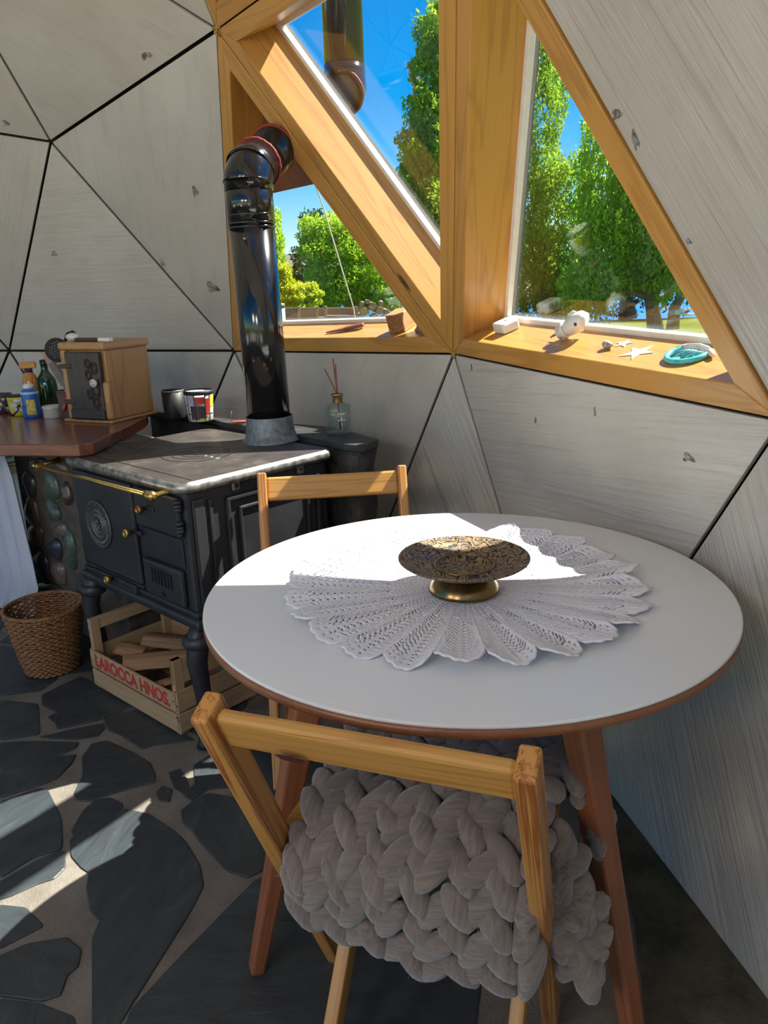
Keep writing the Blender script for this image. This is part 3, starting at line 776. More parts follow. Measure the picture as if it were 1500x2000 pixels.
facebox(.33, .60, .415, .448, .022, 'soot_door', bev=.006)
# round emblem
ea, ez = s_front(194, 1024, BD0 - .014)
em = empty('tmp_e', S(ea, BD0 - .014, ez)); bpy.data.objects.remove(em)
ec = S(ea, BD0 - .0135, ez)
emb = build('emblem', MB().lathe(ec, [(.078, 0), (.080, .004), (.076, .007), (.072, .005), (.050, .0035), (.047, .007), (.043, .007), (.040, .004), (.034, .004), (.031, .008), (.027, .008), (.024, .004), (.001, .005)], 48, -SY), 'pewter', st)
word = 'ISTILART'
for i, ch in enumerate(word):
    a = math.radians(150 - i * 120 / (len(word) - 1)); rad = .061
    M = frame_matrix(ec - SY * .0045 + (-SX) * rad * math.cos(a) + Z3 * rad * math.sin(a), -SX * math.sin(a) - Z3 * math.cos(a), -SX * math.cos(a) + Z3 * math.sin(a), -SY)
    text_mesh('letter', ch, .026, .0022, 'pewter', M, emb)
for i in range(16):
    a = math.radians(205 + i * 130 / 15)
    build('bead', MB().ell(ec - SY * .0055 + (-SX) * .061 * math.cos(a) + Z3 * .061 * math.sin(a), SX, SY, Z3, .0045, .003, .0075, 6, 4), 'pewter', emb)
for i in range(8):
    a = 2 * math.pi * i / 8
    build('petal', MB().ell(ec - SY * .006 + (-SX) * .012 * math.cos(a) + Z3 * .012 * math.sin(a), -SX * math.cos(a) + Z3 * math.sin(a), SY, SX * math.sin(a) + Z3 * math.cos(a), .009, .003, .0035, 6, 4), 'pewter', emb)
# brass knobs
for (x, y, mt, par) in ((266, 997, 'brass_dark', fire), (242, 1043, 'brass', oven), (205, 1134, 'brass', st)):
    a_, z_ = s_front(x, y, BD0 - .05)
    if z_ < .43: z_ = .432
    build('knob', MB().lathe(S(a_, BD0 - .012, z_), [(.006, 0), (.006, .018), (.011, .020), (.014, .028), (.013, .036), (.009, .038), (.008, .034), (.004, .034)], 18, -SY), mt, par)
    build('latch_bar', MB().box(S(a_ - .018, BD0 - .018, z_), SX, SY, Z3, .05, .008, .012), 'cast_iron', par, .003)
# hinges on the fire door
for z_ in (.752, .690):
    for dz in (-.010, .0, .012):
        build('hinge_knuckle', MB().lathe(S(.045, BD0 - .016, z_ + dz), [(.010, -.005), (.012, 0), (.010, .005)], 12), 'cast_iron', fire)
# brass towel rail
RD = -.045
ra = onpl(75, 910, S(0, RD, 0), SY); rb = onpl(292, 968, S(0, RD, 0), SY)
rail = build('towel_rail', MB().tube([ra, rb], .0062, 12), 'brass', st)
for p, sg in ((ra, 1), (rb, -1)):
    d_ = nrm(rb - ra) * sg
    build('rail_socket', MB().tube([p - d_ * .008, p + d_ * .016], .0125, 14), 'brass', rail)
    build('rail_ball', MB().ell(p - d_ * .012, SX, SY, Z3, .015, .015, .015, 12, 8), 'brass', rail)
    e_ = p - d_ * .012
    build('rail_arm', MB().tube([e_, e_ + SY * .05 + Z3 * .002, e_ + SY * .078 + Z3 * .004], [.0085, .0070, .0130], 12), 'brass', rail)
# cast side panels (right side of the stove)
def side(d0, d1, z0, z1, t, nm, mat='cast_iron', bev=.004):
    return build(nm, MB().box(S(BA0 - t / 2, (d0 + d1) / 2, (z0 + z1) / 2), SY, SX, Z3, d1 - d0, t, z1 - z0), mat, st, bev)
side(.045, .085, .44, .765, .010, 'corner_moulding', bev=.005); side(.098, .112, .44, .755, .007, 'moulding_rib')
for (d0, d1, z0, z1) in ((.155, .52, .735, .75), (.155, .17, .45, .75), (.505, .52, .45, .75), (.155, .52, .45, .465)):
    side(d0, d1, z0, z1, .012, 'panel_moulding')
side(.20, .475, .70, .712, .008, 'inner_moulding'); side(.20, .212, .50, .712, .008, 'inner_moulding'); side(.463, .475, .50, .712, .008, 'inner_moulding')
for d_ in (.197, .444):
    tb_ = build('side_lug', MB().box(S(BA0 - .004, d_, .778), SY, SX, Z3, .026, .008, .034), 'plate_edge', st, .006)
    build('lug_hole', MB().lathe(S(BA0 - .0075, d_, .776), [(.006, 0), (.006, .0025)], 12, -SX), 'enamel_black', tb_)
# bowed legs with a collar
for (a_, d_, oa, od) in ((.045, .05, -.010, -.035), (.655, .05, .05, -.02), (.045, .54, -.02, .03), (.655, .54, .03, .03)):
    p0 = S(a_, d_, .40)
    leg = build('leg', MB().tube([p0 + Z3 * .0, p0 - Z3 * .045 + SX * oa * .5 + SY * od * .6, p0 - Z3 * .12 + SX * oa * .9 + SY * od * 1.0, p0 - Z3 * .22 + SX * oa * .55 + SY * od * .7, p0 - Z3 * .33 + SX * oa * .4 + SY * od * .5, p0 - Z3 * .385 + SX * oa * .8 + SY * od * .9, p0 - Z3 * .40 + SX * oa * 1. + SY * od], [.024, .034, .030, .024, .022, .026, .030], 14), 'cast_iron', st)
    build('collar', MB().lathe(p0 - Z3 * .055 + SX * oa * .5 + SY * od * .6, [(.030, -.022), (.042, -.014), (.047, 0), (.044, .012), (.034, .020)], 24), 'cast_iron', leg)
# paper tab hanging under the stove
ta, tz_ = s_front(190, 1165, .06)
tg = MB(); tg.prism([onpl(x, y, S(0, .06, 0), SY) for x, y in ((181, 1158), (192, 1162), (195, 1180), (193, 1196), (186, 1180), (181, 1172))], SY, .002)
tgo = build('paper_tag', tg, 'label_paper' if 'label_paper' in MATS else 'paper_white'); tag(tgo, 'small cream paper tag hanging under the stove', 'tag')

# ================================================================== STOVE PIPE
pb = onz(530, 860, TZ)
pt_dep = (pb - CAM) @ FV
def vert_at(p, y):     # point near the vertical through p seen at photo row y
    x = 527 + (484 - 527) * (865 - y) / (865 - 350)
    r = ray(x, y); t = (p[1] - CAM[1]) / r[1]; return CAM + r * t
top = vert_at(pb, 352)
pj = vert_at(pb, 425)
PR = .0715
sp = empty('stove_pipe', pb, 'black enamelled stove pipe rising from the stove and bending out through the window', 'stovepipe')
ax_ = nrm(top - pb)
build('collar', MB().lathe(pb, [(.098, .001), (.098, .006), (.088, .012), (.082, .035), (.079, .07), (.077, .085)], 40, ax_, cap=False), 'pipe_base_grey', sp)
build('lower_pipe', MB().tube([pb + ax_ * .02, pj], PR, 40), 'enamel_black', sp)
build('upper_pipe', MB().tube([pj - ax_ * .02, top], PR * 1.035, 40), 'enamel_black', sp)
for q, r_ in ((-.030, 1.05), (-.018, 1.07), (.006, 1.06)):
    build('crimp_ring', MB().tube([pj + ax_ * (q - .004), pj + ax_ * q, pj + ax_ * (q + .004)], [PR * 1.02, PR * r_, PR * 1.02], 40), 'enamel_black', sp)
e1 = top + ax_ * .012
rX = ray(566, 272); tX = ((P0w[0] + n0w * .105) - CAM) @ n0w / (rX @ n0w); XP = CAM + rX * tX     # where the flue dives behind the diagonal beam
d1 = nrm(XP - e1)
tt = .3
while 750 + F_PX * ((e1 + d1 * tt - CAM) @ CR) / ((e1 + d1 * tt - CAM) @ FV) < 674 and tt < 2.5: tt += .005
out2 = e1 + d1 * tt
out3 = out2 + Z3 * 1.6
PO = 40. * ((out2 - CAM) @ FV) / F_PX
m2 = top + ax_ * .022 + d1 * .085
gore = build('elbow', MB().tube([top - ax_ * .030, top - ax_ * .004, top + ax_ * .024 + d1 * .030, m2], [PR * 1.06, PR * 1.07, PR * 1.06, PR * 1.06], 40), 'enamel_black', sp)
for c_, d_ in ((top - ax_ * .012, nrm(ax_ * .95 + d1 * .3)), (top + ax_ * .022 + d1 * .026, nrm(ax_ * .4 + d1))):
    a_ = nrm(np.cross(d_, V3(0, 1, 0))); b_ = np.cross(d_, a_)
    build('elbow_seam', MB().tube([c_ + (a_ * math.cos(t) + b_ * math.sin(t)) * PR * 1.07 for t in np.linspace(0, 2 * math.pi, 50)[:-1]], .0022, 6, True), 'enamel_black', gore)
slant = build('slanted_pipe', MB().tube([m2 - d1 * .015, out2 - d1 * .02], PR * 1.03, 40), 'enamel_black', sp)
for q in (.0, .14):
    c_ = m2 + d1 * q
    pts = []; a_ = nrm(np.cross(d1, Z3)); b_ = np.cross(d1, a_)
    for i in range(60):
        t = 2 * math.pi * i / 60
        pts.append(c_ + (a_ * math.cos(t) + b_ * math.sin(t)) * (PR * 1.06 + rng.uniform(-.001, .0015)) + d1 * rng.uniform(-.002, .002))
    build('sealant_bead', MB().tube(pts, .0048, 7, True), 'red_sealant', slant)
o2 = build('outdoor_elbow', MB().tube([out2 - d1 * .05, out2 - d1 * .02, out2 + d1 * .012 + Z3 * .012, out2 + Z3 * .06, out2 + Z3 * .09], PO, 40), 'enamel_black', sp)
build('outdoor_pipe', MB().tube([out2 + Z3 * .07, out3], PO * .97, 40), 'enamel_black', sp)
pts = []; c_ = out2 - d1 * .035
for i in range(50):
    t = 2 * math.pi * i / 50; pts.append(c_ + (a_ * math.cos(t) + b_ * math.sin(t)) * (PO * 1.01))
build('sealant_bead', MB().tube(pts, .006, 7, True), 'red_sealant', sp)
for (c_, d_) in ((pj + ax_ * .035, nrm(CAM - pj + V3(-.9, 0, 0))), (m2 + d1 * .035, nrm(CAM - m2)), (pj - ax_ * .06, nrm(CAM - pj + V3(-.9, 0, 0)))):
    build('screw', MB().ell(c_ + d_ * PR * 1.05, V3(1, 0, 0), V3(0, 1, 0), Z3, .005, .005, .005, 8, 6), 'steel_screw', sp)
gw = build('guy_wire', MB().tube([atd(602, 322, 2.95), atd(630, 400, 3.2), atd(690, 600, 3.6), atd(700, 660, 3.7)], .003, 6), 'white_bead')
tag(gw, 'thin pale guy wire slanting down outside the flue window', 'wire')

# ================================================================== CRATE AND FIREWOOD
c0 = onz(190, 1340, 0); c1 = onz(355, 1437, 0)
CX = nrm(c1 - c0); CY = V3(-CX[1], CX[0], 0)
if CY[1] < 0: CY = -CY
CLn, CWd = .50, .31
def C(a, b, z): return c0 + CX * a + CY * b + Z3 * z
cr_ = empty('fruit_crate', C(.25, .15, 0), 'slatted wooden fruit crate of firewood under the stove', 'crate')
def cb(nm, a0, a1, b0, b1, z0, z1, parent=cr_, mat='crate_wood'):
    return build(nm, MB().box(C((a0 + a1) / 2, (b0 + b1) / 2, (z0 + z1) / 2), CX, CY, Z3, a1 - a0, b1 - b0, z1 - z0), mat, parent, .0015)
lower = cb('slat', 0, CLn, -.008, 0, .012, .074)
upper = cb('slat', 0, CLn, -.008, 0, .082, .146)
M = frame_matrix(C(.252, -.0085, .113), CX, Z3, -CY)
text_mesh('lettering', 'LAROCCA HNOS.', .062, .0006, 'red_print', M, upper, 1.0, .90)
cb('slat', 0, CLn, CWd, CWd + .008, .012, .074); cb('slat', 0, CLn, CWd, CWd + .008, .082, .146)
for a_ in (0, CLn - .02):
    for b_ in (0.0, CWd - .032):
        cb('corner_post', a_, a_ + .02, b_, b_ + .032, 0.0, .252)
cb('end_slat', CLn, CLn + .008, -.004, CWd + .004, .012, .074); cb('end_slat', CLn, CLn + .008, -.004, CWd + .004, .082, .150)
cb('end_slat', -.008, 0, 0, CWd, .012, .074); cb('end_slat', -.008, 0, 0, CWd, .082, .146)
cb('handle_rail', -.002, .018, .0, CWd, .215, .255); cb('end_board', CLn - .02, CLn - .001, .0, CWd, .168, .252)
for b_ in (.002, .064, .126, .188, .250): cb('bottom_slat', .0, CLn, b_, b_ + .055, .004, .012)
for (x, y) in ((190, 1284), (191, 1306), (346, 1380), (346, 1402), (342, 1352), (338, 1370)):
    q = onpl(x, y, C(0, -.008, 0), CY)
    build('nail_head', MB().lathe(q, [(.003, 0), (.0025, .0012)], 8, -CY), 'sheathing_dark', cr_)
def split_log(nm, c_, d_, L, r, ang0, ang1, roll, label, grp):
    d_ = nrm(d_); sd = nrm(np.cross(d_, Z3)); up = np.cross(sd, d_)
    prof = [(0, 0)] + [(r * math.cos(t) * rng.uniform(.92, 1.05), r * math.sin(t) * rng.uniform(.92, 1.05)) for t in np.linspace(ang0, ang1, 7)]
    cxy = np.mean(prof, 0); prof = [(p[0] - cxy[0], p[1] - cxy[1]) for p in prof]
    ca, sa = math.cos(roll), math.sin(roll); vs_ = []; gs_ = []; ns = 6; of = rng.uniform(-3, 3)
    for i in range(ns + 1):
        t = i / ns
        for (p, q) in prof:
            j = rng.uniform(.94, 1.04); P, Q = (p * ca - q * sa) * j, (p * sa + q * ca) * j
            vs_.append(c_ + d_ * (t - .5) * L + sd * P + up * Q + d_ * (rng.uniform(-.006, .006) if i in (0, ns) else 0)); gs_.append((t * L + of, p + of, q))
    m_ = len(prof)
    mb = MB().add(vs_, [(i * m_ + j, i * m_ + (j + 1) % m_, (i + 1) * m_ + (j + 1) % m_, (i + 1) * m_ + j) for i in range(ns) for j in range(m_)] + [tuple(range(m_))[::-1], tuple(ns * m_ + i for i in range(m_))], gs_)
    o = build(nm, mb, 'log_wood'); tag(o, label, 'firewood', grp); return o
LG = 'split logs in the fruit crate'
for (ca, cb2, cz, dx, dy_, ln_, r_, a1, rl_, lab) in (
    (.10, .085, .046, .97, .15, .15, .045, 2.6, .3, 'short dark log on the crate bottom near the handle'),
    (.13, .215, .046, .99, -.05, .20, .048, 2.6, .5, 'dark log on the crate bottom at the back left'),
    (.30, .16, .048, .15, .98, .26, .050, 2.6, .4, 'dark log lying across the crate bottom'),
    (.41, .155, .046, .05, .99, .25, .046, 2.6, .4, 'dark log on the crate bottom beside the end board'),
    (.24, .115, .135, .62, .75, .24, .062, 2.0, .55, 'pale thick split log on top of the crate'),
    (.16, .225, .135, .90, .42, .22, .055, 2.2, .5, 'reddish split log behind the pale log in the crate'),
    (.085, .105, .128, .93, .25, .12, .040, 2.4, .3, 'short reddish log end by the crate corner post'),
    (.365, .235, .130, .95, .10, .20, .050, 2.2, .5, 'brown split log at the back of the crate'),
    (.39, .085, .125, .25, .90, .15, .036, 1.6, .9, 'thin pale splinter near the crate end board')):
    split_log('firewood_log', C(ca, cb2, cz), CX * dx + CY * dy_, ln_, r_, 0, a1, rl_, lab, LG)

# ================================================================== WICKER BASKET
bc = onz(104, 1303, 0)
bk = empty('wicker_basket', bc, 'round woven brown wicker basket beside the stove leg', 'basket')
BR0, BR1, BH = .088, .132, .245
ns_, nr_ = 26, 27
mb = MB()
for r in range(nr_):
    z = .008 + (BH - .012) * r / (nr_ - 1); R_ = BR0 + (BR1 - BR0) * (z / BH) ** .8; pts = []
    for i in range(ns_ * 4):
        t = 2 * math.pi * i / (ns_ * 4)
        pts.append(bc + V3(math.cos(t), math.sin(t), 0) * (R_ + .0045 * math.sin(t * ns_ / 1. + math.pi * r)) + Z3 * (z + .0012 * math.sin(t * 5 + r)))
    mb.tube(pts, .0044, 5, True)
build('weave', mb, 'wicker', bk)
mb = MB()
for i in range(ns_):
    t = 2 * math.pi * i / ns_ + .06
    mb.tube([bc + V3(math.cos(t), math.sin(t), 0) * (BR0 + (BR1 - BR0) * (z / BH) ** .8) + Z3 * z for z in np.linspace(.002, BH, 6)], .0032, 5)
build('stakes', mb, 'wicker', bk)
mb = MB()
for ph in (0, 2.1, 4.2):
    mb.tube([bc + V3(math.cos(t), math.sin(t), 0) * (BR1 + .004 * math.cos(t * 22 + ph)) + Z3 * (BH + .004 * math.sin(t * 22 + ph)) for t in np.linspace(0, 2 * math.pi, 200)[:-1]], .0046, 6, True)
build('rim', mb, 'wicker', bk)
build('base', MB().lathe(bc, [(.086, .001), (.088, .009), (.01, .010)], 32), 'wicker', bk)

# ================================================================== ROUND TABLE
TC = V3(.1506, 1.4014, 0); TH = .745; TR = .5
tbl = empty('round_table', TC, 'round white laminate table with wooden edge and splayed reddish legs', 'table')
build('tabletop', MB().lathe(TC + Z3 * (TH - .006), [(.02, 0), (TR - .001, 0), (TR, .002), (TR - .0005, .0055), (TR - .003, .006), (.30, .006), (.02, .006)], 128), 'laminate_white', tbl)
build('edge_band', MB().lathe(TC + Z3 * (TH - .024), [(TR - .05, 0), (TR - .005, 0), (TR + .0005, .004), (TR + .0012, .017), (TR - .01, .018)], 128), 'table_edge_wood', tbl)
for ag, rt, rf in ((202, .295, .473), (303, .275, .478), (66, .285, .473)):
    d_ = V3(math.cos(math.radians(ag)), math.sin(math.radians(ag)), 0)
    build('leg', MB().beam(TC + d_ * rf, TC + d_ * rt + Z3 * (TH - .025), .034, .028, d_, .050, .060), 'red_leg_wood', tbl, .006)
    build('leg_block', MB().beam(TC + d_ * .12 + Z3 * (TH - .045), TC + d_ * (rt + .03) + Z3 * (TH - .045), .05, .04), 'red_leg_wood', tbl, .004)

# crochet doily, openwork mesh with scalloped rim
DCn = V3(.150, 1.388, TH + .002); NS, ND = 24, 22
na_, nr2 = NS * 22, 76
mb = MB(); vs_ = []; RR = .348
for j in range(nr2 + 1):
    q = j / nr2
    for i in range(na_):
        t = 2 * math.pi * i / na_; ph = (t * NS / (2 * math.pi)) % 1.0
        sc_ = abs(math.sin(math.pi * ph)) ** .55
        edge_r = RR * (.88 + .12 * sc_ + .012 * math.sin(t * 3 + 1) + .006 * math.sin(t * NS * 5))
        r_ = .004 + (edge_r - .004) * q
        ruf = max(0, q - .35) / .65
        z = .0015 + ruf ** 1.3 * (.010 * (math.sin(t * NS + .8 * math.sin(3 * t)) * .5 + .5) + .016 * max(0, math.sin(t * 7 + 1.)) ** 2 * ruf + .012 * max(0, math.sin(t * 3 - .4)) * ruf + .018 * max(0, math.sin(t)) * ruf * (.5 + .5 * math.sin(t * NS * .5)))
        vs_.append(DCn + V3(math.cos(t) * r_, math.sin(t) * r_, z))
fs = []
for j in range(nr2):
    q = (j + .5) / nr2
    for i in range(na_):
        ph = ((i + .5) / 22.) % 1.0; cell = i % 22; hole = False
        if q < .10: hole = False
        elif q < .42:                                                  # ladder rays
            hole = (cell in (2, 3, 4, 9, 10, 15, 16, 17)) and j % 2 == 0
        elif q < .90:                                                  # pineapple leaves: chevrons either side of a rib
            dx = abs(ph - .5) * 2
            chev = (j + int(dx * 9)) % 3 == 0
            lobe = math.sin(math.pi * min(1, (q - .42) / .50)) * .80 + .08
            hole = chev and (dx < lobe) and cell not in (10, 11, 0, 21)
            if dx > lobe + .10 and cell not in (0, 21): hole = j % 2 == 0
        elif q < .96: hole = (cell % 3 == 1) and j % 3 == 0
        if not hole: fs.append((j * na_ + i, j * na_ + (i + 1) % na_, (j + 1) * na_ + (i + 1) % na_, (j + 1) * na_ + i))
mb.add(vs_, fs, None, True)
do = build('crochet_doily', mb, 'crochet_white'); md = do.modifiers.new('solid', 'SOLIDIFY'); md.thickness = .0034; md.offset = 1
tag(do, 'round white crochet doily with scalloped edge on the table', 'doily')

# brass bowl on a foot
bz = TH + .0075
bcn = onz(906, 1152, bz)
bw = empty('brass_bowl', bcn, 'engraved brass footed bowl standing on the crochet doily', 'bowl')
build('foot', MB().lathe(bcn, [(.060, 0), (.0675, .002), (.067, .008), (.058, .020), (.050, .030), (.046, .034), (.044, .036)], 64), 'bowl_foot_brass', bw)
build('dish', MB().lathe(bcn, [(.050, .036), (.070, .042), (.098, .052), (.120, .063), (.1235, .066), (.1235, .068), (.120, .0675), (.098, .0585), (.072, .0490), (.0605, .046), (.0585, .0510), (.0545, .0510), (.0525, .0400), (.001, .039)], 96), 'bowl_brass', bw)

build('well_ring', MB().tube([bcn + V3(math.cos(t) * .0565, math.sin(t) * .0565, .0515) for t in np.linspace(0, 2 * math.pi, 64)[:-1]], .0024, 8, True), 'bowl_foot_brass', bw)
# ================================================================== FOLDING CHAIRS AND KNITTED THROWS
def make_chair(M0):
    ch = empty('folding_chair', mat=M0)
    W_ = .433
    I4 = Matrix()
    for u in (0., W_):
        build('post', MB().beam((u, .356, 0), (u, -.006, .778),   .028, .050, (0, 1, 0)), 'pine_post', ch, .005, local=I4)
    mb = MB().box((W_ / 2, .012, .738), V3(1, 0, 0), nrm(V3(0, .906, .423)), nrm(V3(0, -.423, .906)), W_ - .026, .022, .066)
    rl = build('top_rail', mb, 'pine_chair', ch, .007, local=I4)
    build('knot', MB().ell((.118, .0005, .716), V3(1, 0, 0), nrm(V3(0, .906, .423)), nrm(V3(0, -.423, .906)), .021, .0012, .0075, 14, 8, .08), 'dark_handle', rl, local=I4)
    for u in (.095, W_ - .034):
        build('rear_leg', MB().beam((u, .04, 0), (u, .36, .42), .024, .042, (0, 1, 0)), 'pine_chair', ch, .004, local=I4)
    build('rung', MB().beam((-.012, .185, .325), (W_ + .012, .185, .325), .020, .036), 'pine_chair', ch, .004, local=I4)
    build('seat_support', MB().beam((-.01, .335, .41), (W_ + .01, .335, .41), .022, .034), 'pine_chair', ch, .004, local=I4)
    for u in (.035, W_ - .035):
        build('seat_rail', MB().beam((u, .175, .425), (u, .45, .425), .022, .036), 'pine_chair', ch, .004, local=I4)
    for w_ in (.205, .275, .345, .415):
        build('seat_slat', MB().beam((.0, w_, .449), (W_, w_, .449), .066, .012), 'pine_chair', ch, .003, local=I4)
    for u in (-.016, W_ + .016):
        build('bolt', MB().lathe((u, .205, .31), [(.006, -.003), (.006, .003)], 10, (1, 0, 0)), 'brass', ch, local=I4)
    return ch
def Rz(o, x): y = V3(-x[1], x[0], 0); return frame_matrix(o, x, y, Z3)
MF = Rz(V3(-.247, .927, 0), V3(.9379, -.3469, 0))
chF = make_chair(MF)
tag(chF, 'pine folding chair draped with a chunky throw, back towards the stove corner room', 'chair', 'folding chairs at the round table')
chF['label'] = 'pine folding chair with a dark knot in its back rail, knitted throw hanging down'
chB = copy_tree(chF); chB.matrix_world = Rz(V3(.054, 2.183, 0), nrm(V3(-.9952, -.0970, 0))) @ Matrix.Diagonal((.93, .95, 1.035, 1))
chB['label'] = 'pine folding chair tucked between the round table and the stove'

def make_throw(name, M0, u0=.030, uw=.525, v1=1.):
    mb = MB()
    prof = [(.500, .380), (.505, .430), (.488, .474), (.44, .490), (.37, .487), (.30, .482), (.235, .480), (.185, .466), (.152, .432), (.140, .385), (.142, .345), (.148, .310), (.156, .282)]
    d = [0.]
    for a, b in zip(prof, prof[1:]): d.append(d[-1] + math.hypot(b[0] - a[0], b[1] - a[1]))
    Lt = d[-1]
    def surf(u, v):
        s_ = np.clip(v, 0, 1) * Lt; w_ = np.interp(s_, d, [p[0] for p in prof]); z_ = np.interp(s_, d, [p[1] for p in prof])
        side_drop = 0.; uu = u
        if u > .445: side_drop = (u - .445) * 1.15; uu = .445 + (u - .445) * .55
        if u < -.01: side_drop = (-.01 - u) * 1.1; uu = -.01 + (u + .01) * .55
        if side_drop: z_ = z_ - side_drop if v < .72 else z_ - side_drop * .35
        if u > .412 and v > .40:
            w_ = .21 + (.03 + .10 * abs(math.sin(v * 9))) * (1 - v) + .02 * math.sin(v * 20)
            z_ = .47 - (v - .40) * .20 - (u - .41) * 1.0
        z_ += .010 * math.sin(u * 17 + v * 5) + .008 * math.sin(v * 23 + u * 9)
        if v > .75:                                   # ragged hanging hem
            z_ += (v - .75) * (.95 * abs(u - .28) - .12)
        return V3(uu, w_, z_)
    nv_ = 13; ncol = 8
    for r in range(nv_):
        for c_ in range(ncol):
            for sgn in (-1, 1):
                v = (r + .5 + (.5 if c_ % 2 else 0) * .5) / (nv_ + .3)
                u = u0 + uw * (c_ + .5 + sgn * .24) / ncol
                v = min(.985, v + rng.uniform(-.012, .012)); u += rng.uniform(-.006, .006)
                if v > v1: continue
                p = surf(u, v); du = surf(u + .01, v) - surf(u - .01, v); dv = surf(u, min(1, v + .02)) - surf(u, v - .02)
                du, dv = nrm(du), nrm(dv); n_ = np.cross(du, dv); n_ = nrm(n_)
                if n_ @ V3(0, -.5, 1) < 0: n_ = -n_
                tw = sgn * rng.uniform(.45, .75)
                ax1 = nrm(dv * math.cos(tw) - du * math.sin(tw)); ax2 = np.cross(n_, ax1)
                L_ = rng.uniform(.040, .050)
                # a teardrop stitch: fat in the middle, twisted fibres along ax1
                mb.ell(p + n_ * (.012 + .004 * sgn * ((r % 2) - .5)), ax2, n_, ax1, rng.uniform(.0205, .0255), rng.uniform(.017, .021), L_, 10, 8, .03)
                g0 = len(mb.g) - 90
                of = rng.uniform(-3, 3)
                mb.g[g0:] = [(q[2] + of, q[0] + q[2] * .8, q[1]) for q in mb.g[g0:]]
    o = build(name, mb, 'knit_wool', None, local=Matrix()); o.matrix_world = M0
    # loose fibres standing off the wool
    vv = np.array(mb.v); fz = MB(); nst = len(vv) // 90
    for q in range(2600):
        b0 = rng.integers(nst) * 90; i = b0 + rng.integers(10, 80); cst = vv[b0:b0 + 90].mean(0); p = vv[i]
        d_ = nrm(p - cst + rng.normal(size=3) * .012); sdv = nrm(np.cross(d_, rng.normal(size=3))) * .00035; L_ = rng.uniform(.005, .013); bend = rng.normal(size=3) * .003
        fz.add([p - sdv, p + sdv, p + d_ * L_ * .6 + bend * .5 + sdv * .7, p + d_ * L_ + bend], [(0, 1, 2), (0, 2, 3)])
    f_ = build('wool_fuzz', fz, 'knit_wool', None, local=Matrix(), kind='stuff'); f_.parent = o
    return o
th = make_throw('knitted_throw', MF)
tag(th, 'chunky grey-brown hand-knitted throw over the chair with the knotted back rail', 'throw', 'chunky knitted throws on the chairs')
th2 = make_throw('knitted_throw', chB.matrix_world.copy(), .09, .30, .62)
tag(th2, 'chunky grey-brown knitted throw on the chair seat beneath the table', 'throw', 'chunky knitted throws on the chairs')
# ================================================================== THINGS ON THE WORKTOP AND LEDGE
def mpx(p): return ((np.asarray(p) - CAM) @ FV) / F_PX
def spot(x, y, z): return onz(x, y, z)
def Lz(nm, p, prof, mat, parent=None, seg=28, **kw): return build(nm, MB().lathe(p, prof, seg, **kw), mat, parent)
W0 = WT + .0005
# mugs
p = spot(8, 806, W0); mg = empty('mug', p, 'dark patterned mug at the back of the worktop', 'mug')
Lz('cup', p, [(.034, 0), (.038, .004), (.042, .078), (.039, .078), (.036, .008)], 'mug_purple', mg)
build('handle', MB().tube([p + V3(-.038, -.01, .062), p + V3(-.062, -.012, .055), p + V3(-.062, -.012, .028), p + V3(-.038, -.01, .018)], .005, 8), 'mug_purple', mg)
for i in range(9):
    a = -2.4 + i * .28; z_ = .02 + (i % 3) * .02
    build('glaze_dot', MB().ell(p + V3(math.cos(a) * .0395, math.sin(a) * .0395, z_), V3(-math.sin(a), math.cos(a), 0), V3(math.cos(a), math.sin(a), 0), Z3, .009, .002, .007, 8, 5), 'white_ceramic', mg)
p = spot(40, 810, W0); mg = empty('mug', p, 'yellow mug painted with a white flower next to the blue bottle', 'mug')
Lz('cup', p, [(.034, 0), (.037, .004), (.041, .078), (.0385, .078), (.036, .008)], 'mug_yellow', mg)
dv_ = nrm(CAM - p); a0 = math.atan2(dv_[1], dv_[0])
for i in range(6):
    t = 2 * math.pi * i / 6; a = a0 + .02 + math.cos(t) * .42; z_ = .041 + math.sin(t) * .019
    q = p + V3(math.cos(a) * .0395, math.sin(a) * .0395, z_)
    build('petal', MB().ell(q, V3(-math.sin(a), math.cos(a), 0), V3(math.cos(a), math.sin(a), 0), Z3, .0115, .0028, .0105, 10, 6), 'white_ceramic', mg)
q = p + V3(math.cos(a0) * .0405, math.sin(a0) * .0405, .041)
build('flower_centre', MB().ell(q, V3(-math.sin(a0), math.cos(a0), 0), V3(math.cos(a0), math.sin(a0), 0), Z3, .005, .003, .005, 8, 5), 'black_plastic', mg)
Lz('rim', p, [(.0408, .074), (.0416, .078), (.0404, .079)], 'black_plastic', mg)
# black cable
cb_ = build('power_cable', MB().tube([spot(-40, 760, W0 + .07), spot(-5, 772, W0 + .07), spot(12, 800, W0 + .10), spot(26, 812, W0 + .09), spot(36, 800, W0 + .06), spot(30, 790, W0 + .004)], .0032, 8), 'black_plastic')
tag(cb_, 'black cable curling over the mugs on the worktop', 'cable')
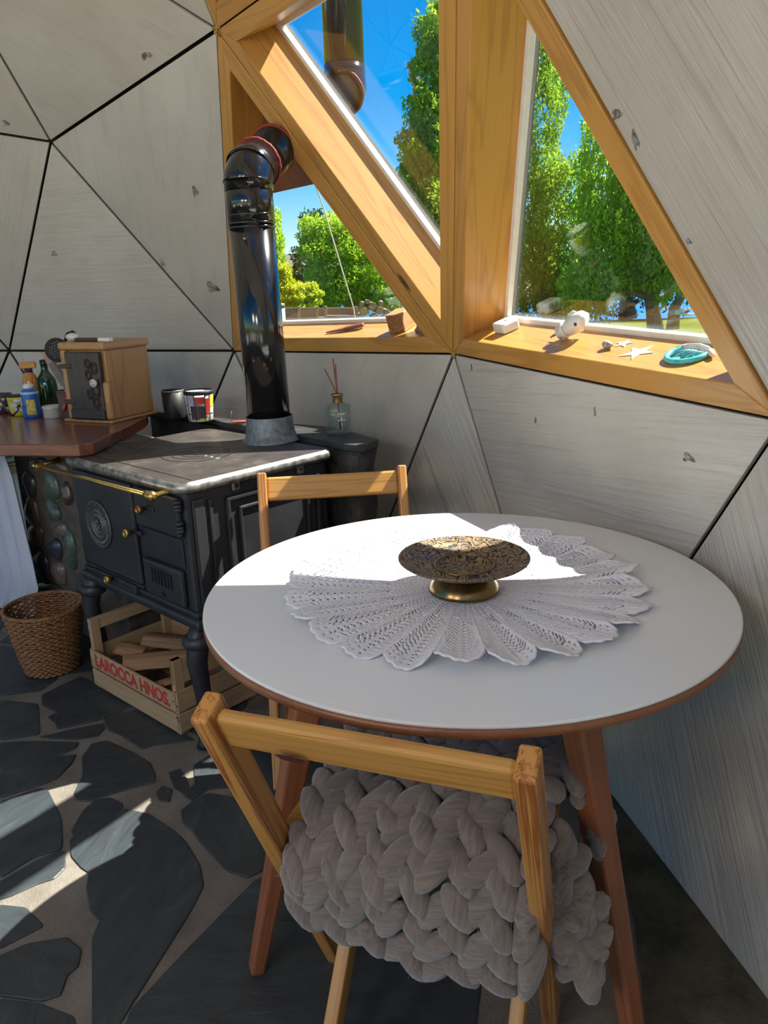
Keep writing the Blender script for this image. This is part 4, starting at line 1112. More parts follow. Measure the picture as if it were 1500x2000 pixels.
# detergent bottle
p = spot(65, 815, W0); bo = empty('detergent_bottle', p, 'blue plastic detergent bottle with white cap and yellow label', 'bottle')
Lz('body', p, [(.030, 0), (.034, .004), (.034, .030), (.031, .060), (.032, .085), (.033, .098), (.024, .110), (.016, .116)], 'blue_plastic', bo)
Lz('band', p, [(.0328, .092), (.0338, .093), (.0338, .100), (.0325, .101)], 'light_blue', bo, cap=False)
Lz('cap', p, [(.0175, .112), (.0195, .114), (.0195, .126), (.012, .131)], 'white_plastic', bo)
a0 = math.atan2(*(CAM - p)[[1, 0]]); lb = MB(); vs_ = []
for j in range(6):
    for i in range(9):
        a = a0 - .55 + 1.0 * i / 8; z_ = .014 + .058 * j / 5; rr = np.interp(z_, [.004, .030, .060, .085], [.034, .034, .031, .032]) + .0007
        vs_.append(p + V3(math.cos(a) * rr, math.sin(a) * rr, z_))
lb.add(vs_, [(j * 9 + i, j * 9 + i + 1, (j + 1) * 9 + i + 1, (j + 1) * 9 + i) for j in range(5) for i in range(8)], None, True)
build('label', lb, 'label_yellow', bo)
# soap bottle behind it
p = spot(65, 806, W0) + V3(-.020, .062, 0); bo = empty('soap_bottle', p, 'amber soap bottle with wide orange cap behind the blue bottle', 'bottle')
Lz('body', p, [(.026, 0), (.030, .004), (.031, .11), (.027, .14), (.017, .155), (.014, .16)], 'orange_soap', bo)
Lz('neck', p, [(.016, .158), (.016, .172)], 'navy_plastic', bo)
ca = MB().box(p + Z3 * .186, nrm(V3(1, .3, 0)), nrm(V3(-.3, 1, 0)), Z3, .062, .035, .026); build('cap', ca, 'orange_plastic', bo, .004)
# green bottle
p = spot(97, 800, W0) + V3(-.004, .02, 0); bo = empty('green_bottle', p, 'dark green glass bottle behind the white pot', 'bottle')
Lz('body', p, [(.036, 0), (.040, .005), (.040, .10), (.037, .125), (.022, .148), (.0145, .160), (.0140, .185), (.0160, .187), (.0160, .194), (.0125, .195)], 'green_glass', bo)
Lz('cap', p, [(.0150, .194), (.0150, .203), (.010, .204)], 'black_plastic', bo)
# white pot
p = spot(104, 815, W0); bo = empty('ramekin', p, 'small white ceramic pot in front of the green bottle', 'pot')
Lz('bowl', p, [(.033, 0), (.034, .004), (.0345, .034), (.036, .036), (.036, .046), (.033, .046), (.031, .010)], 'white_ceramic', bo)
Lz('foot_ring', p, [(.030, -.0005), (.030, .002)], 'white_ceramic', bo)
# utensil cup and utensils
p = spot(130, 819, W0) + V3(0, .035, 0); uc = empty('utensil_cup', p, 'brown clay utensil cup beside the small wooden cabinet', 'cup')
Lz('cup', p, [(.030, 0), (.033, .004), (.036, .105), (.033, .105), (.030, .008)], 'brown_clay', uc)
Lz('lip', p, [(.036, .100), (.0385, .103), (.036, .107)], 'brown_clay', uc, cap=False)
dcam = nrm((CAM - p) * V3(1, 1, 0)); rt = V3(-dcam[1], dcam[0], 0)
if rt[0] < 0: rt = -rt
up_pt = lambda x, y, back=0.: onpl(x, y, p - dcam * back, dcam)
sk = empty('slotted_spatula', up_pt(128, 760), 'black slotted spatula with round head in the utensil cup', 'spatula')
hc = up_pt(112, 684, -.01)
mb = MB(); hx, hz = nrm(rt + Z3 * .35), nrm(Z3 - rt * .35)
N_ = 40; ringp = [(math.cos(2 * math.pi * i / N_), math.sin(2 * math.pi * i / N_)) for i in range(N_)]
build('head', MB().prism([hc + hx * a * .044 + hz * b * .046 for a, b in ringp], dcam, .003), 'black_plastic', sk, .001)
for i in range(-3, 4):
    for j in range(-3, 4):
        if i * i + j * j < 11:
            build('hole', MB().lathe(hc + hx * (i + .5 * (j % 2)) * .0095 + hz * j * .0095 + dcam * .0028, [(.0030, 0), (.0026, .0007)], 8, dcam), 'grey_plastic', sk)
build('shaft', MB().tube([up_pt(122, 700, -.008), up_pt(132, 730, -.006), p + Z3 * .03], .005, 8), 'black_plastic', sk)
hk = build('kitchen_utensil', MB().tube([up_pt(128, 712, .012), up_pt(126, 670, .012), up_pt(132, 652, .012), up_pt(142, 648, .012), up_pt(150, 655, .012)], [.005, .006, .007, .007, .005], 8), 'black_plastic')
tag(hk, 'black hooked utensil handle above the slotted spatula', 'utensil')
tn = empty('turner', up_pt(118, 735), 'grey plastic turner leaning out of the utensil cup', 'turner')
build('blade', MB().prism([up_pt(x, y, -.018) for x, y in ((93, 712), (103, 706), (136, 750), (128, 758), (118, 752))], dcam, .004), 'grey_plastic', tn, .001)
build('handle', MB().tube([up_pt(126, 750, -.016), p + Z3 * .02], .004, 8), 'grey_plastic', tn)
pk = empty('pink_spatula', up_pt(112, 705), 'pink silicone spatula behind the grey turner', 'spatula')
build('blade', MB().prism([up_pt(x, y, -.004) for x, y in ((83, 690), (90, 684), (106, 700), (132, 738), (122, 742), (90, 708))], dcam, .004), 'pink_silicone', pk, .001)
build('handle', MB().tube([up_pt(124, 736, -.004), p + Z3 * .025 + rt * .01], .0045, 8), 'pink_silicone', pk)
rs = build('red_handle', MB().tube([up_pt(134, 762, -.042), up_pt(130, 780, -.043), up_pt(125, 798, -.045), up_pt(124, 806, -.045)], [.006, .0075, .006, .002], 10), 'red_plastic')
tag(rs, 'red plastic handle hanging against the clay utensil cup', 'handle')

# small wooden cabinet with carved door
q0 = onz(222, 826, W0); q1 = onz(146, 822, W0); q2 = onz(282, 805, W0)
KX = nrm((q1 - q0) * V3(1, 1, 0)); KY = V3(KX[1], -KX[0], 0)
if KY @ (q2 - q0) < 0: KY = -KY
KW = np.linalg.norm(q1 - q0); KD = float((q2 - q0) @ KY); KH = .285
K_ = lambda a, b, z: q0 + KX * a + KY * b + Z3 * z
cab = empty('spice_cabinet', K_(KW / 2, KD / 2, 0), 'small wooden cabinet with dark carved door on the worktop', 'cabinet')
def kb(nm, a0, a1, b0, b1, z0, z1, mat='cabinet_wood', bev=.003, parent=cab): return build(nm, MB().box(K_((a0 + a1) / 2, (b0 + b1) / 2, (z0 + z1) / 2), KX, KY, Z3, a1 - a0, b1 - b0, z1 - z0), mat, parent, bev)
kb('base_board', -.012, KW + .035, -.018, KD + .005, 0, .010)
kb('carcass', 0, KW + .012, 0.002, KD - .01, .010, .262, bev=.006)
kb('top_board', -.008, KW + .022, -.012, KD - .004, .262, .290, bev=.008)
kb('stile', KW - .012, KW + .014, -.012, .004, .012, .262, bev=.005)
kb('side_block', -.008, .030, -.014, .010, .012, .150, bev=.010)
dr = kb('door', .014, KW - .014, -.020, -.002, .014, .256, 'carved_wood', .004)
kb('door_sill', .014, KW - .014, -.026, -.004, .014, .050, 'carved_wood', .004, dr)
for z_ in (.075, .205): kb('strap', KW - .040, KW + .016, -.023, -.010, z_ - .008, z_ + .008, 'carved_wood', .002, dr)
for i, (a_, z_, r_) in enumerate(((.030, .200, .016), (.060, .175, .014), (.034, .120, .022), (.066, .105, .013), (.060, .215, .012), (.040, .075, .016))):
    for f_ in (1., .6):
        cc = K_(a_ + .01, -.0215, z_)
        build('carving', MB().tube([cc + KX * math.cos(t) * r_ * f_ + Z3 * math.sin(t) * r_ * f_ * 1.3 for t in np.linspace(0, 2 * math.pi, 18)[:-1]], .0024, 5, True), 'carved_wood', dr)
kn_ = build('knob', MB().lathe(K_(.036, -.020, .148), [(.006, 0), (.006, .008), (.014, .012), (.0155, .018), (.012, .023), (.004, .024)], 20, -KY), 'white_ceramic', dr)
for i in range(5):
    t = 2 * math.pi * i / 5
    build('knob_petal', MB().ell(K_(.036, -.020, .148) - KY * .0235 + KX * math.cos(t) * .0065 + Z3 * math.sin(t) * .0065, KX, KY, Z3, .0028, .001, .0028, 6, 4), 'black_plastic', kn_)
kn2 = K_(.004, .05, .292 + .006)
ph_ = empty('pocket_knife', kn2, 'small knife with dark handle lying on the wooden cabinet', 'knife')
d_ = nrm(-KX * .93 + KY * .1)
build('handle', MB().beam(K_(KW * .82, .03, .2972), K_(KW * .22, .028, .2972), .020, .013), 'dark_handle', ph_, .003)
build('blade_cover', MB().beam(K_(KW * .22, .028, .2972), K_(-.010, .030, .2972), .022, .0135), 'white_plastic', ph_, .002)
oc = build('oven_mitt', MB().ell(K_(KW * .98, .045, .306), KX, KY, Z3, .030, .018, .014, 14, 9, .05), 'shell_pink')
tag(oc, 'crumpled pinkish cloth on top of the wooden cabinet', 'cloth')

# cups on the ledge
L0 = LZ + .0005
p = spot(342, 817, L0); tu = empty('tumbler', p, 'plain matt black tumbler on the stone ledge', 'cup')
Lz('cup', p, [(.036, 0), (.039, .004), (.043, .110), (.040, .110), (.036, .01)], 'black_plastic', tu)
Lz('rim', p, [(.042, .107), (.0445, .110), (.0415, .113)], 'grey_plastic', tu, cap=False)
p = spot(393, 821, L0); cc_ = empty('colour_block_cup', p, 'cup painted with black-outlined colour blocks on the ledge', 'cup')
Lz('cup', p, [(.044, 0), (.047, .004), (.055, .112), (.051, .112), (.044, .01)], 'white_ceramic', cc_, 40)
Lz('rim', p, [(.0535, .102), (.0562, .104), (.0570, .116), (.053, .118)], 'black_plastic', cc_, 40, cap=False)
a0 = math.atan2(*(CAM - p)[[1, 0]])
def patch(nm, a_0, a_1, z0, z1, mat):
    vs_ = []
    for j in range(4):
        for i in range(9):
            z_ = z0 + (z1 - z0) * j / 3; a = a0 + a_0 + (a_1 - a_0) * i / 8; rr = .047 + .008 * (z_ - .004) / .108 + .0009
            vs_.append(p + V3(math.cos(a) * rr, math.sin(a) * rr, z_))
    build(nm, MB().add(vs_, [(j * 9 + i, j * 9 + i + 1, (j + 1) * 9 + i + 1, (j + 1) * 9 + i) for j in range(3) for i in range(8)], None, True), mat, cc_)
patch('colour_block', -.95, -.40, .062, .100, 'block_blue'); patch('colour_block', -.33, .35, .068, .096, 'block_red')
patch('colour_block', -.75, .35, .010, .062, 'mug_purple'); patch('colour_block', .42, .75, .030, .090, 'block_red')
patch('colour_block', .80, 1.3, .055, .10, 'leaf_willow' if False else 'mug_yellow'); patch('colour_block', -.10, .60, .004, .014, 'mug_yellow')
for a_ in (-.98, -.37, .385, .78):
    patch('outline', a_ - .035, a_ + .035, .004, .104, 'black_plastic')
for z_ in (.065, .030): patch('outline', -1.2, 1.2, z_ - .0018, z_ + .0018, 'black_plastic')
# dried leaf
p = spot(465, 829, L0); lf = empty('dried_pod', p, 'dried reddish seed pod lying beside the stove pipe', 'dried leaf')
build('pod', MB().ell(p + Z3 * .008, nrm(V3(1, .15, .05)), nrm(V3(-.15, 1, 0)), Z3, .034, .010, .007, 14, 8, .12), 'leaf_red', lf)
build('stem', MB().tube([p + V3(-.02, 0, .01), p + V3(-.025, 0, .03), p + V3(-.020, .004, .050)], .0015, 6), 'leaf_red', lf)
# reed diffuser
p = spot(662, 845, L0); df = empty('reed_diffuser', p, 'clear glass reed diffuser bottle with three brown sticks', 'diffuser')
RB = .043
build('bottle', MB().lathe(p, [(.040, 0), (RB, .004), (RB, .085), (.040, .097), (.020, .104), (.0175, .108), (.0175, .128), (.0155, .128), (.0155, .106), (.036, .095), (.0395, .083), (.0395, .008), (.036, .006)], 40), 'bottle_glass', df)
Lz('collar', p, [(.0180, .104), (.0185, .106), (.0185, .126), (.0225, .129), (.0225, .133), (.0165, .134)], 'gold_collar', df, cap=False)
lb = MB(); a0 = math.atan2(*(CAM - p)[[1, 0]])
for z_ in (.048, .070):
    vs_ = []
    for j in range(2):
        for i in range(6):
            a = a0 - .05 + .7 * i / 5; vs_.append(p + V3(math.cos(a) * (RB + .0006), math.sin(a) * (RB + .0006), z_ + .003 * j))
    lb.add(vs_, [(i, i + 1, 7 + i, 6 + i) for i in range(5)])
build('printed_line', lb, 'white_plastic', df)
for (x, y) in ((634, 720), (650, 700), (655, 712)):
    tp_ = onpl(x, y, p, nrm(V3(0, 1, 0)))
    build('reed', MB().tube([p + V3(.006, 0, .012), p + V3(0.001, 0, .13), tp_], .0024, 7), 'reed_red', df)

# ================================================================== THINGS ON THE WINDOW SILLS
def sill(win, i, j, x, y):
    """point on the upper face of the sill board of window win (edge i-j) seen at pixel x,y; returns point and axes"""
    we, P, n, I = WIN[win]; e = nrm(P[j] - P[i]); up = np.cross(n, e)
    if up[2] < 0: up = -up
    q = onpl(x, y, I[i], up); return q, e, n, up
q, e, n_, u_ = sill(0, 0, 1, 783, 645)
wc = empty('wooden_block', q, 'small wooden cube with burnt end grain on the left sill', 'wooden block')
s_ = .066; bx_, by_ = nrm(V3(.55, .80, 0)), nrm(V3(.80, -.55, 0))
bx_ = nrm(bx_ - u_ * (bx_ @ u_)); by_ = np.cross(u_, bx_)
build('block', MB().box(q + u_ * s_ / 2 + n_ * .01, bx_, by_, u_, s_ * 1.15, s_, s_), 'cabinet_wood', wc, .004)
fd = -bx_ if (-bx_) @ nrm(CAM - q) > 0 else bx_
build('end_grain', MB().box(q + u_ * s_ / 2 + n_ * .01 + fd * (s_ * .575), fd, np.cross(u_, fd), u_, .0015, s_ * .94, s_ * .94), 'burnt_wood', wc, .0005)
q, e, n_, u_ = sill(0, 0, 1, 690, 648)
kn_ = empty('wooden_spatula', q, 'dark wooden spreading knife lying on the left sill', 'wooden knife')
a, b = sill(0, 0, 1, 638, 652)[0] + u_ * .005, sill(0, 0, 1, 712, 640)[0] + u_ * .012
build('blade', MB().beam(a, a + (b - a) * .5, .006, .005, u_, .024, .008), 'red_board', kn_, .001); build('handle', MB().beam(a + (b - a) * .5, b, .024, .012, u_, .020, .014), 'red_board', kn_, .003)
q, e, n_, u_ = sill(0, 0, 1, 828, 648)
rk = empty('pebble', q, 'rough grey pebble in the left sill corner', 'stone')
build('stone', MB().ell(q + u_ * .014, e, n_, u_, .026, .020, .018, 10, 7, .12), 'stone_grey', rk); build('chip', MB().ell(q + u_ * .006 + e * .03, e, n_, u_, .010, .009, .007, 8, 5, .15), 'stone_grey', rk)
# right sill
q, e, n_, u_ = sill(2, 0, 1, 991, 646)
wx = empty('white_box', q, 'small white plastic sensor box on the right sill', 'plastic box')
build('case', MB().box(q + u_ * .0165, nrm(e), n_, u_, .064, .060, .033), 'white_plastic', wx, .008)
build('button', MB().lathe(q + u_ * .033 + e * .005, [(.004, 0), (.0035, .0012)], 10, u_), 'grey_plastic', wx)
q, e, n_, u_ = sill(2, 0, 1, 1118, 660)
pg = empty('plug_adapter', q, 'cream power plug adapter lying on the right sill', 'plug adapter')
hc = q + u_ * .030 + e * .006
fx_ = nrm(-e * .80 - n_ * .45 - u_ * .25); fy_ = nrm(np.cross(u_, fx_)); fz_ = np.cross(fx_, fy_)
sd_ = nrm(CAM - hc); sd_ = nrm(sd_ - fx_ * (sd_ @ fx_))
build('housing', MB().tube([hc + fx_ * .018, hc + fx_ * .010, hc - fx_ * .004 + u_ * .003, hc - fx_ * .018 + u_ * .006, hc - fx_ * .034 + u_ * .004, hc - fx_ * .044 - u_ * .002, hc - fx_ * .047 - u_ * .004], [.018, .021, .025, .027, .027, .023, .012], 28), 'white_plastic', pg)
build('flange', MB().lathe(hc + fx_ * .016, [(.0215, 0), (.0225, .002), (.0225, .010), (.019, .012), (.019, .024), (.016, .026)], 28, fx_), 'white_plastic', pg)
for s_ in (-1, 1): build('prong', MB().beam(hc + fx_ * .040 + fy_ * .008 * s_, hc + fx_ * .064 + fy_ * .008 * s_, .006, .0018, nrm(fz_ + fy_ * .5 * s_)), 'steel_screw', pg)
build('hook', MB().tube([hc + u_ * .020 + fx_ * .004, hc + u_ * .033 + fx_ * .004 + n_ * .004, hc + u_ * .037 - fx_ * .010 + n_ * .004, hc + u_ * .030 - fx_ * .022], .004, 8), 'white_plastic', pg)
build('socket_hole', MB().lathe(hc - fx_ * .028 + u_ * .003 + sd_ * .0262, [(.005, 0), (.0045, .0012)], 14, sd_), 'dark_handle', pg)
q, e, n_, u_ = sill(2, 0, 1, 1187, 680)
sh = empty('sea_snail_shell', q, 'tiny grey spiral shell beside the paper stars', 'shell')
build('whorl', MB().ell(q + u_ * .009, e, n_, u_, .014, .010, .010, 12, 8, .10), 'shell_grey', sh); build('spire', MB().tube([q + u_ * .009 + e * .008, q + u_ * .009 + e * .024], [.008, .001], 10), 'shell_grey', sh)
def star(x, y, R0, R1, rot, nm, lab):
    q, e, n_, u_ = sill(2, 0, 1, x, y); pts = []
    for i in range(10):
        t = rot + math.pi * i / 5; r = R0 if i % 2 == 0 else R1
        pts.append(q + u_ * .0005 + e * math.cos(t) * r + n_ * math.sin(t) * r)
    o = build(nm, MB().prism(pts, u_, .0016), 'paper_white'); tag(o, lab, 'paper star', 'stars cut from paper on the right sill')
star(1246, 689, .043, .017, .2, 'paper_star', 'larger pale paper star lying on the right sill')
star(1218, 672, .024, .010, .6, 'paper_star', 'smaller pale paper star near the window bead')
q, e, n_, u_ = sill(2, 0, 1, 1343, 697)
tq = empty('turquoise_brooch', q, 'turquoise openwork trinket on the right sill', 'trinket')
def ellpts(a, b, zc, n__=40): return [q + e * math.cos(t) * a + n_ * math.sin(t) * b + u_ * zc for t in np.linspace(0, 2 * math.pi, n__ + 1)[:-1]]
build('ring', MB().tube(ellpts(.046, .040, .006), .0065, 8, True), 'turquoise', tq)
build('plate', MB().prism(ellpts(.043, .037, .001), u_, .003), 'turquoise', tq)
for i in range(7):
    a = -.03 + .01 * i; build('branch', MB().tube([q + e * a + n_ * (-.02 + .012 * (i % 3)) + u_ * .006, q + e * (a + .012) + n_ * .006 + u_ * .010, q + e * (a + .02) + n_ * .024 + u_ * .006], .0028, 6), 'stone_grey' if i % 3 == 0 else 'turquoise', tq)
sw = sill(2, 0, 1, 1372, 692)[0]
wsx = empty('shell_strip', sw, 'curved whitish shell fragment behind the turquoise trinket', 'shell')
pts = [sill(2, 0, 1, x, y)[0] + u_ * .008 for x, y in ((1322, 686), (1345, 684), (1370, 686), (1388, 694), (1394, 702))]
build('shell', MB().tube(pts, [.004, .008, .009, .008, .004], 8), 'shell_pink', wsx)
build('lip', MB().tube([p_ + u_ * .006 for p_ in pts[1:4]], [.003, .004, .003], 6), 'shell_pink', wsx)

# ================================================================== OUTDOORS
GZ = -.42
g = build('grass_field', MB().prism([V3(-120, 3.2, GZ), V3(-120, -60, GZ), V3(120, -60, GZ), V3(120, 30, GZ), V3(40, 33, GZ), V3(9, 34, GZ), V3(-20, 40, GZ), V3(-120, 42, GZ)], V3(0, 0, -1), .3), 'grass')
tag(g, 'sunny yellow-green meadow between the dome and the lake', 'grass', None, 'structure')
lk = build('lake_water', MB().prism([V3(-500, 20, -1.6), V3(500, 20, -1.6), V3(500, 420, -1.6), V3(-500, 420, -1.6)], V3(0, 0, -1), .2), 'lake')
tag(lk, 'blue lake water beyond the meadow', 'lake', None, 'structure')
hb = MB(); nx, ny = 90, 12; vs_ = []
for j in range(ny + 1):
    for i in range(nx + 1):
        x = -160 + 420 * i / nx; y = 190 + 90 * j / ny
        prof_ = (j / ny) ** .8
        h = prof_ * (15 + 3.0 * math.sin(x * .021 + 1.2) + 2.0 * math.sin(x * .063) + rng.uniform(-.6, .6)) * (1.0 if x < 0 else max(.25, 1 - x / 160))
        vs_.append(V3(x, y, -1.7 + h))
hb.add(vs_, [(j * (nx + 1) + i, j * (nx + 1) + i + 1, (j + 1) * (nx + 1) + i + 1, (j + 1) * (nx + 1) + i) for j in range(ny) for i in range(nx)], None, True)
hl = build('far_hill', hb, 'hill'); tag(hl, 'hazy wooded hillside across the lake', 'hill', None, 'structure')

def leaf_cloud(blobs, count, size, droop=0.):
    """blobs: (centre, rx, ry, rz, weight); returns verts, faces, gc"""
    W = np.array([b[4] for b in blobs], float); W /= W.sum(); V = []; 
    idx = rng.choice(len(blobs), count, p=W)
    C_ = np.array([b[0] for b in blobs])[idx]; R_ = np.array([[b[1], b[2], b[3]] for b in blobs])[idx]
    d = rng.normal(size=(count, 3)); d /= np.linalg.norm(d, axis=1)[:, None]
    rad = rng.uniform(.45, 1.0, (count, 1)) ** .5
    lump = 1 + .22 * np.sin(d[:, :1] * 7 + idx[:, None]) * np.sin(d[:, 1:2] * 6 + 1.3 * idx[:, None]) + .15 * np.sin(d[:, 2:3] * 11)
    P = C_ + d * rad * lump * R_
    a = rng.normal(size=(count, 3)); a[:, 2] -= droop; a /= np.linalg.norm(a, axis=1)[:, None]
    b = np.cross(a, rng.normal(size=(count, 3))); b /= np.linalg.norm(b, axis=1)[:, None]
    s = rng.uniform(.6, 1.3, (count, 1)) * size
    v = np.stack([P - a * s, P + b * s * .42, P + a * s, P - b * s * .42], 1).reshape(-1, 3)
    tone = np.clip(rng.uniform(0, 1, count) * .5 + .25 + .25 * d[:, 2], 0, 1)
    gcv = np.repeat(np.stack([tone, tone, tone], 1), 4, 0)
    return v, gcv
def foliage(name, v, gcv, mat, parent):
    n4 = len(v); me = bpy.data.meshes.new(name); me.vertices.add(n4); me.vertices.foreach_set('co', v.astype(np.float32).ravel())
    nf = n4 // 4; me.loops.add(n4); me.loops.foreach_set('vertex_index', np.arange(n4, dtype=np.int32))
    me.polygons.add(nf); me.polygons.foreach_set('loop_start', np.arange(0, n4, 4, dtype=np.int32)); me.polygons.foreach_set('loop_total', np.full(nf, 4, dtype=np.int32))
    at = me.attributes.new('gc', 'FLOAT_VECTOR', 'POINT'); at.data.foreach_set('vector', gcv.astype(np.float32).ravel())
    me.materials.append(MATS[mat]); me.update(calc_edges=True)
    o = bpy.data.objects.new(name, me); COL.objects.link(o); o.parent = parent; o.matrix_parent_inverse = parent.matrix_world.inverted(); return o
def tree(name, D, spec, count, size, mat, label, cat='tree', grp=None, droop=.0, trunk=None, gz=GZ, depth=.8):
    k_ = D / F_PX; bl = []
    for (x, y, rx, ry) in spec:
        c_ = atd(x, y, D); bl.append((c_, rx * k_, max(rx, ry * .5) * k_ * depth, ry * k_, rx * ry))
    tx = trunk or (spec[0][0], spec[0][1]); base = atd(*tx, D); base = V3(base[0], base[1], gz)
    e_ = empty(name, base, label, cat, grp)
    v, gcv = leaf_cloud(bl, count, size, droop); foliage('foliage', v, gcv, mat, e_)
    top_ = bl[0][0]
    build('trunk', MB().tube([base - Z3 * .05, base * .7 + top_ * .3 + V3(.05, 0, 0), top_], [.035 * D * .35, .028 * D * .3, .01 * D * .3], 9), 'bark', e_)
    for i in range(min(4, len(bl))):
        build('branch', MB().tube([base * .6 + top_ * .4, (base * .5 + top_ * .5 + bl[-1 - i][0]) / 2, bl[-1 - i][0]], [.03 * D * .15, .02 * D * .15, .006 * D * .15], 6), 'bark', e_)
    return e_
TG = 'trees beyond the windows'
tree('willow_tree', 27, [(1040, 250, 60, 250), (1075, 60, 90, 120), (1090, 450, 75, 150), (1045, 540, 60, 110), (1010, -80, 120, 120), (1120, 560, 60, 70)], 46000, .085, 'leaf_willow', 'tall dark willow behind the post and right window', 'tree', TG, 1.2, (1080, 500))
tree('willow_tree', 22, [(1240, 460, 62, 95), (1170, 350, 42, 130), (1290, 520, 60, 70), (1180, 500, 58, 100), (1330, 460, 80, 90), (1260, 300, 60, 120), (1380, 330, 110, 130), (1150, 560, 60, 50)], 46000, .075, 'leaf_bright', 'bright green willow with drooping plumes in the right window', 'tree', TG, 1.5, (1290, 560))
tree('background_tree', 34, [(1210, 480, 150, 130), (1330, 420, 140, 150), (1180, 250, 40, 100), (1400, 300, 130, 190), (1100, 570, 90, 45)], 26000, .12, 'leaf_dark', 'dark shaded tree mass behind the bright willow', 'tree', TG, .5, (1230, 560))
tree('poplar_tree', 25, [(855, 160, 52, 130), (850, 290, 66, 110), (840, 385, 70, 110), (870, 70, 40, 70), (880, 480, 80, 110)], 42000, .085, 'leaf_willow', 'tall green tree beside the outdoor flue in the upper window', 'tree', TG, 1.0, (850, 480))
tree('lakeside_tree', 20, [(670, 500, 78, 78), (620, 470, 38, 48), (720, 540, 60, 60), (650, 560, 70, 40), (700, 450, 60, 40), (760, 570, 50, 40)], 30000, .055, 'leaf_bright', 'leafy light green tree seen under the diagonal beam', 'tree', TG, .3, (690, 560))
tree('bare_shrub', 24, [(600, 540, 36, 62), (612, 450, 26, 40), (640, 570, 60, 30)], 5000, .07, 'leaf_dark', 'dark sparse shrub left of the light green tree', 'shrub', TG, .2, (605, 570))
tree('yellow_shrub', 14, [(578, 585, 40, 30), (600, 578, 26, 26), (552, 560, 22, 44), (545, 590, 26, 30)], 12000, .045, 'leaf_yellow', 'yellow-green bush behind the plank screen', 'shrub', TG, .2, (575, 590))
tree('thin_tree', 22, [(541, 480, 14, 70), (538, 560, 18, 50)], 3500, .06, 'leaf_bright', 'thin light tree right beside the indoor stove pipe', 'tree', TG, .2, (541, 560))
# dry leaning trunk and driftwood on the shore
dt = empty('leaning_trunk', atd(1320, 612, 26), 'bare brown trunk leaning at the lake shore', 'trunk')
build('stem', MB().tube([atd(1316, 608, 26) * V3(1, 1, 0) + V3(0, 0, GZ - .02), atd(1318, 600, 26), atd(1330, 580, 26), atd(1352, 545, 26), atd(1372, 520, 26)], [.22, .18, .14, .11, .08], 10), 'bark', dt)
build('limb', MB().tube([atd(1335, 575, 26), atd(1350, 590, 25.5)], [.06, .03], 8), 'bark', dt)
dw = empty('driftwood', atd(1330, 606, 22), 'pale driftwood branches lying on the grass', 'driftwood')
build('branch', MB().tube([atd(1318, 608, 22), atd(1338, 606, 22), atd(1362, 598, 22)], [.05, .04, .015], 7), 'white_bead', dw); build('branch', MB().tube([atd(1320, 611, 22), atd(1342, 614, 22), atd(1360, 612, 22)], [.045, .04, .015], 7), 'white_bead', dw)

# plank screen and wood pile outside the left window
PD_ = 8.0
ps = empty('plank_screen', atd(620, 700, PD_) * V3(1, 1, 0) + V3(0, 0, GZ), 'grey-brown plank screen with pale battens outside the left window', 'screen')
def pl_(x, y): return atd(x, y, PD_)
pn = nrm(CAM - pl_(620, 620)) * V3(1, 1, 0); pn = nrm(pn)
def q4(nm, x0, y0, x1, y1, t, mat, off=0.):
    P4 = [onpl(x, y, pl_(620, 620) + pn * off, pn) for x, y in ((x0, y1), (x1, y1), (x1, y0), (x0, y0))]
    return build(nm, MB().prism(P4, pn, t), mat, ps, .003)
for (x0, x1) in ((552, 582), (586, 617), (621, 634), (638, 694)):
    q4('plank', x0, 601, x1, 900, .03, 'board_grey')
for x_ in (584, 619, 636, 695): q4('batten', x_ - 2.5, 598, x_ + 2.5, 900, .06, 'crate_wood')
q4('ledge_strip', 637, 615, 694, 617.5, .05, 'white_bead'); q4('ledge_strip', 621, 617, 637, 621, .05, 'white_bead')
wp = empty('white_canister', atd(549, 620, 7.6), 'white canister standing at the plank screen end', 'canister')
build('can', MB().lathe(atd(549, 640, 7.6), [(.05, -1.3), (.05, .20), (.03, .22)], 16), 'white_plastic', wp); build('lid', MB().lathe(atd(549, 640, 7.6), [(.052, .19), (.052, .23), (.02, .235)], 16), 'grey_plastic', wp)
WG = 'stacked logs outside the left window'; li = 0
rows_ = [(711, 609, .050), (728, 598, .046), (742, 606, .044), (734, 622, .056), (714, 628, .048), (752, 622, .040), (706, 594, .030), (718, 590, .028), (744, 593, .026), (756, 609, .026), (704, 619, .026)]
rk_ = empty('log_rack', atd(730, 700, 7.6) * V3(1, 1, 0) + V3(0, 0, GZ), 'low plank rack carrying the stacked logs', 'rack')
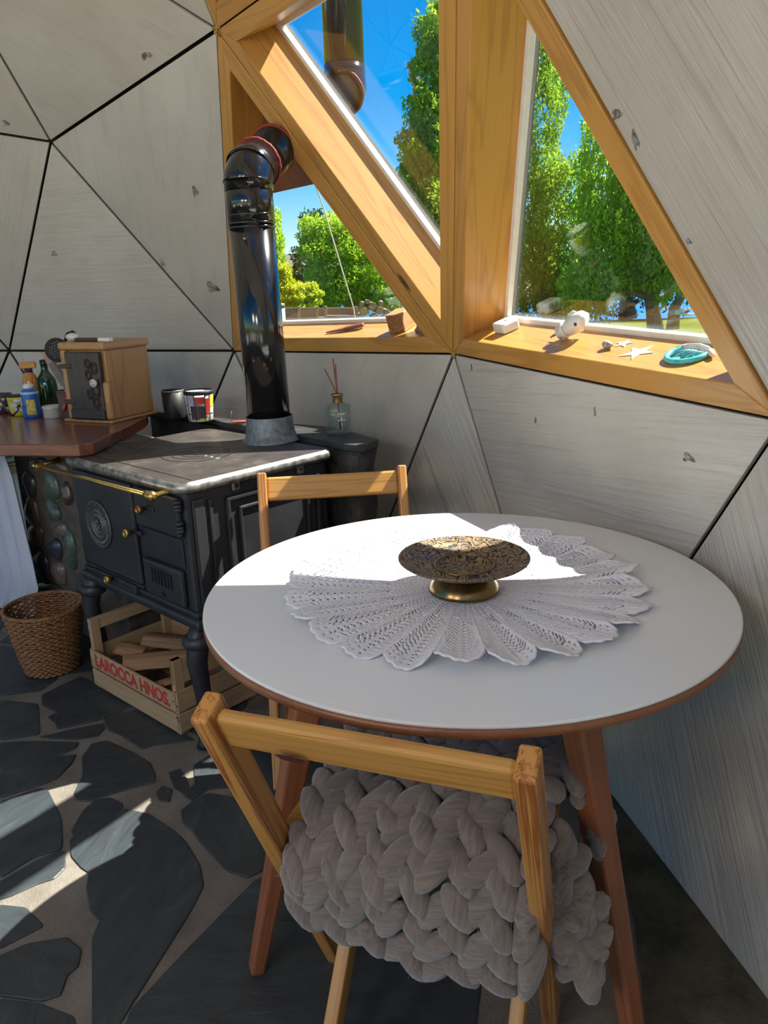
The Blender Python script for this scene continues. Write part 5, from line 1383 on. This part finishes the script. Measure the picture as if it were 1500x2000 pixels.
zt = atd(728, 640, 7.6)[2] - .005; cr2 = atd(728, 644, 7.6) * V3(1, 1, 0) - pn * .17
rx_ = V3(-pn[1], pn[0], 0)
build('rack_top', MB().box(cr2 + Z3 * (zt - .02), rx_, pn, Z3, .34, .40, .03), 'board_grey', rk_, .003)
for a_ in (-.14, .14): build('rack_leg', MB().box(cr2 + Z3 * ((zt - .035 + GZ) / 2) + rx_ * a_, rx_, pn, Z3, .05, .34, zt - .035 - GZ), 'board_grey', rk_, .003)
for (x, y, r_) in rows_:
    r_ *= .86
    c_ = atd(x, y, 7.6)
    if c_[2] < GZ + .03: continue
    ax = nrm(pn + V3(rng.uniform(-.08, .08), 0, rng.uniform(-.03, .03)))
    lg = empty('stacked_log', c_, 'round firewood log stacked beside the plank screen', 'firewood', WG)
    build('bark', MB().lathe(c_ - ax * .35, [(r_ * .9, 0), (r_, .01), (r_ * 1.03, .34), (r_, .35)], 10, ax), 'bark', lg)
    build('cut_face', MB().lathe(c_, [(r_ * .93, 0), (r_ * .90, .004)], 10, ax), 'crate_wood', lg)

# pale ground added to bounce daylight inside, and two glowing globes added as fill
tr = build('bounce_ground', MB().prism([V3(-14, -14, GZ + .02), V3(3.5, -14, GZ + .02), V3(3.5, -2.6, GZ + .02), V3(-5.6, -2.6, GZ + .02), V3(-5.6, 6, GZ + .02), V3(-14, 6, GZ + .02)], V3(0, 0, -1), .06), 'bounce_pale')
tag(tr, 'pale ground added outside the glazed side to bounce light indoors', 'bounce_ground', None, 'structure')
for (x, y, z), lab in (((-1.9, -.35, 1.80), 'glowing globe added as fill light near the dome centre'), ((-1.05, -.80, 1.75), 'glowing globe added as fill light by the rear glazing')):
    ln = empty('fill_globe', (x, y, z), lab, 'fill light', 'added fill globes over the room')
    build('globe', MB().ell(V3(x, y, z), V3(1, 0, 0), V3(0, 1, 0), Z3, .24, .24, .21, 32, 20), 'fill_glow', ln)
    build('cord', MB().tube([V3(x, y, z + .2), V3(x, y, 3.05 if y > -.5 else 2.75)], .004, 6), 'black_plastic', ln)
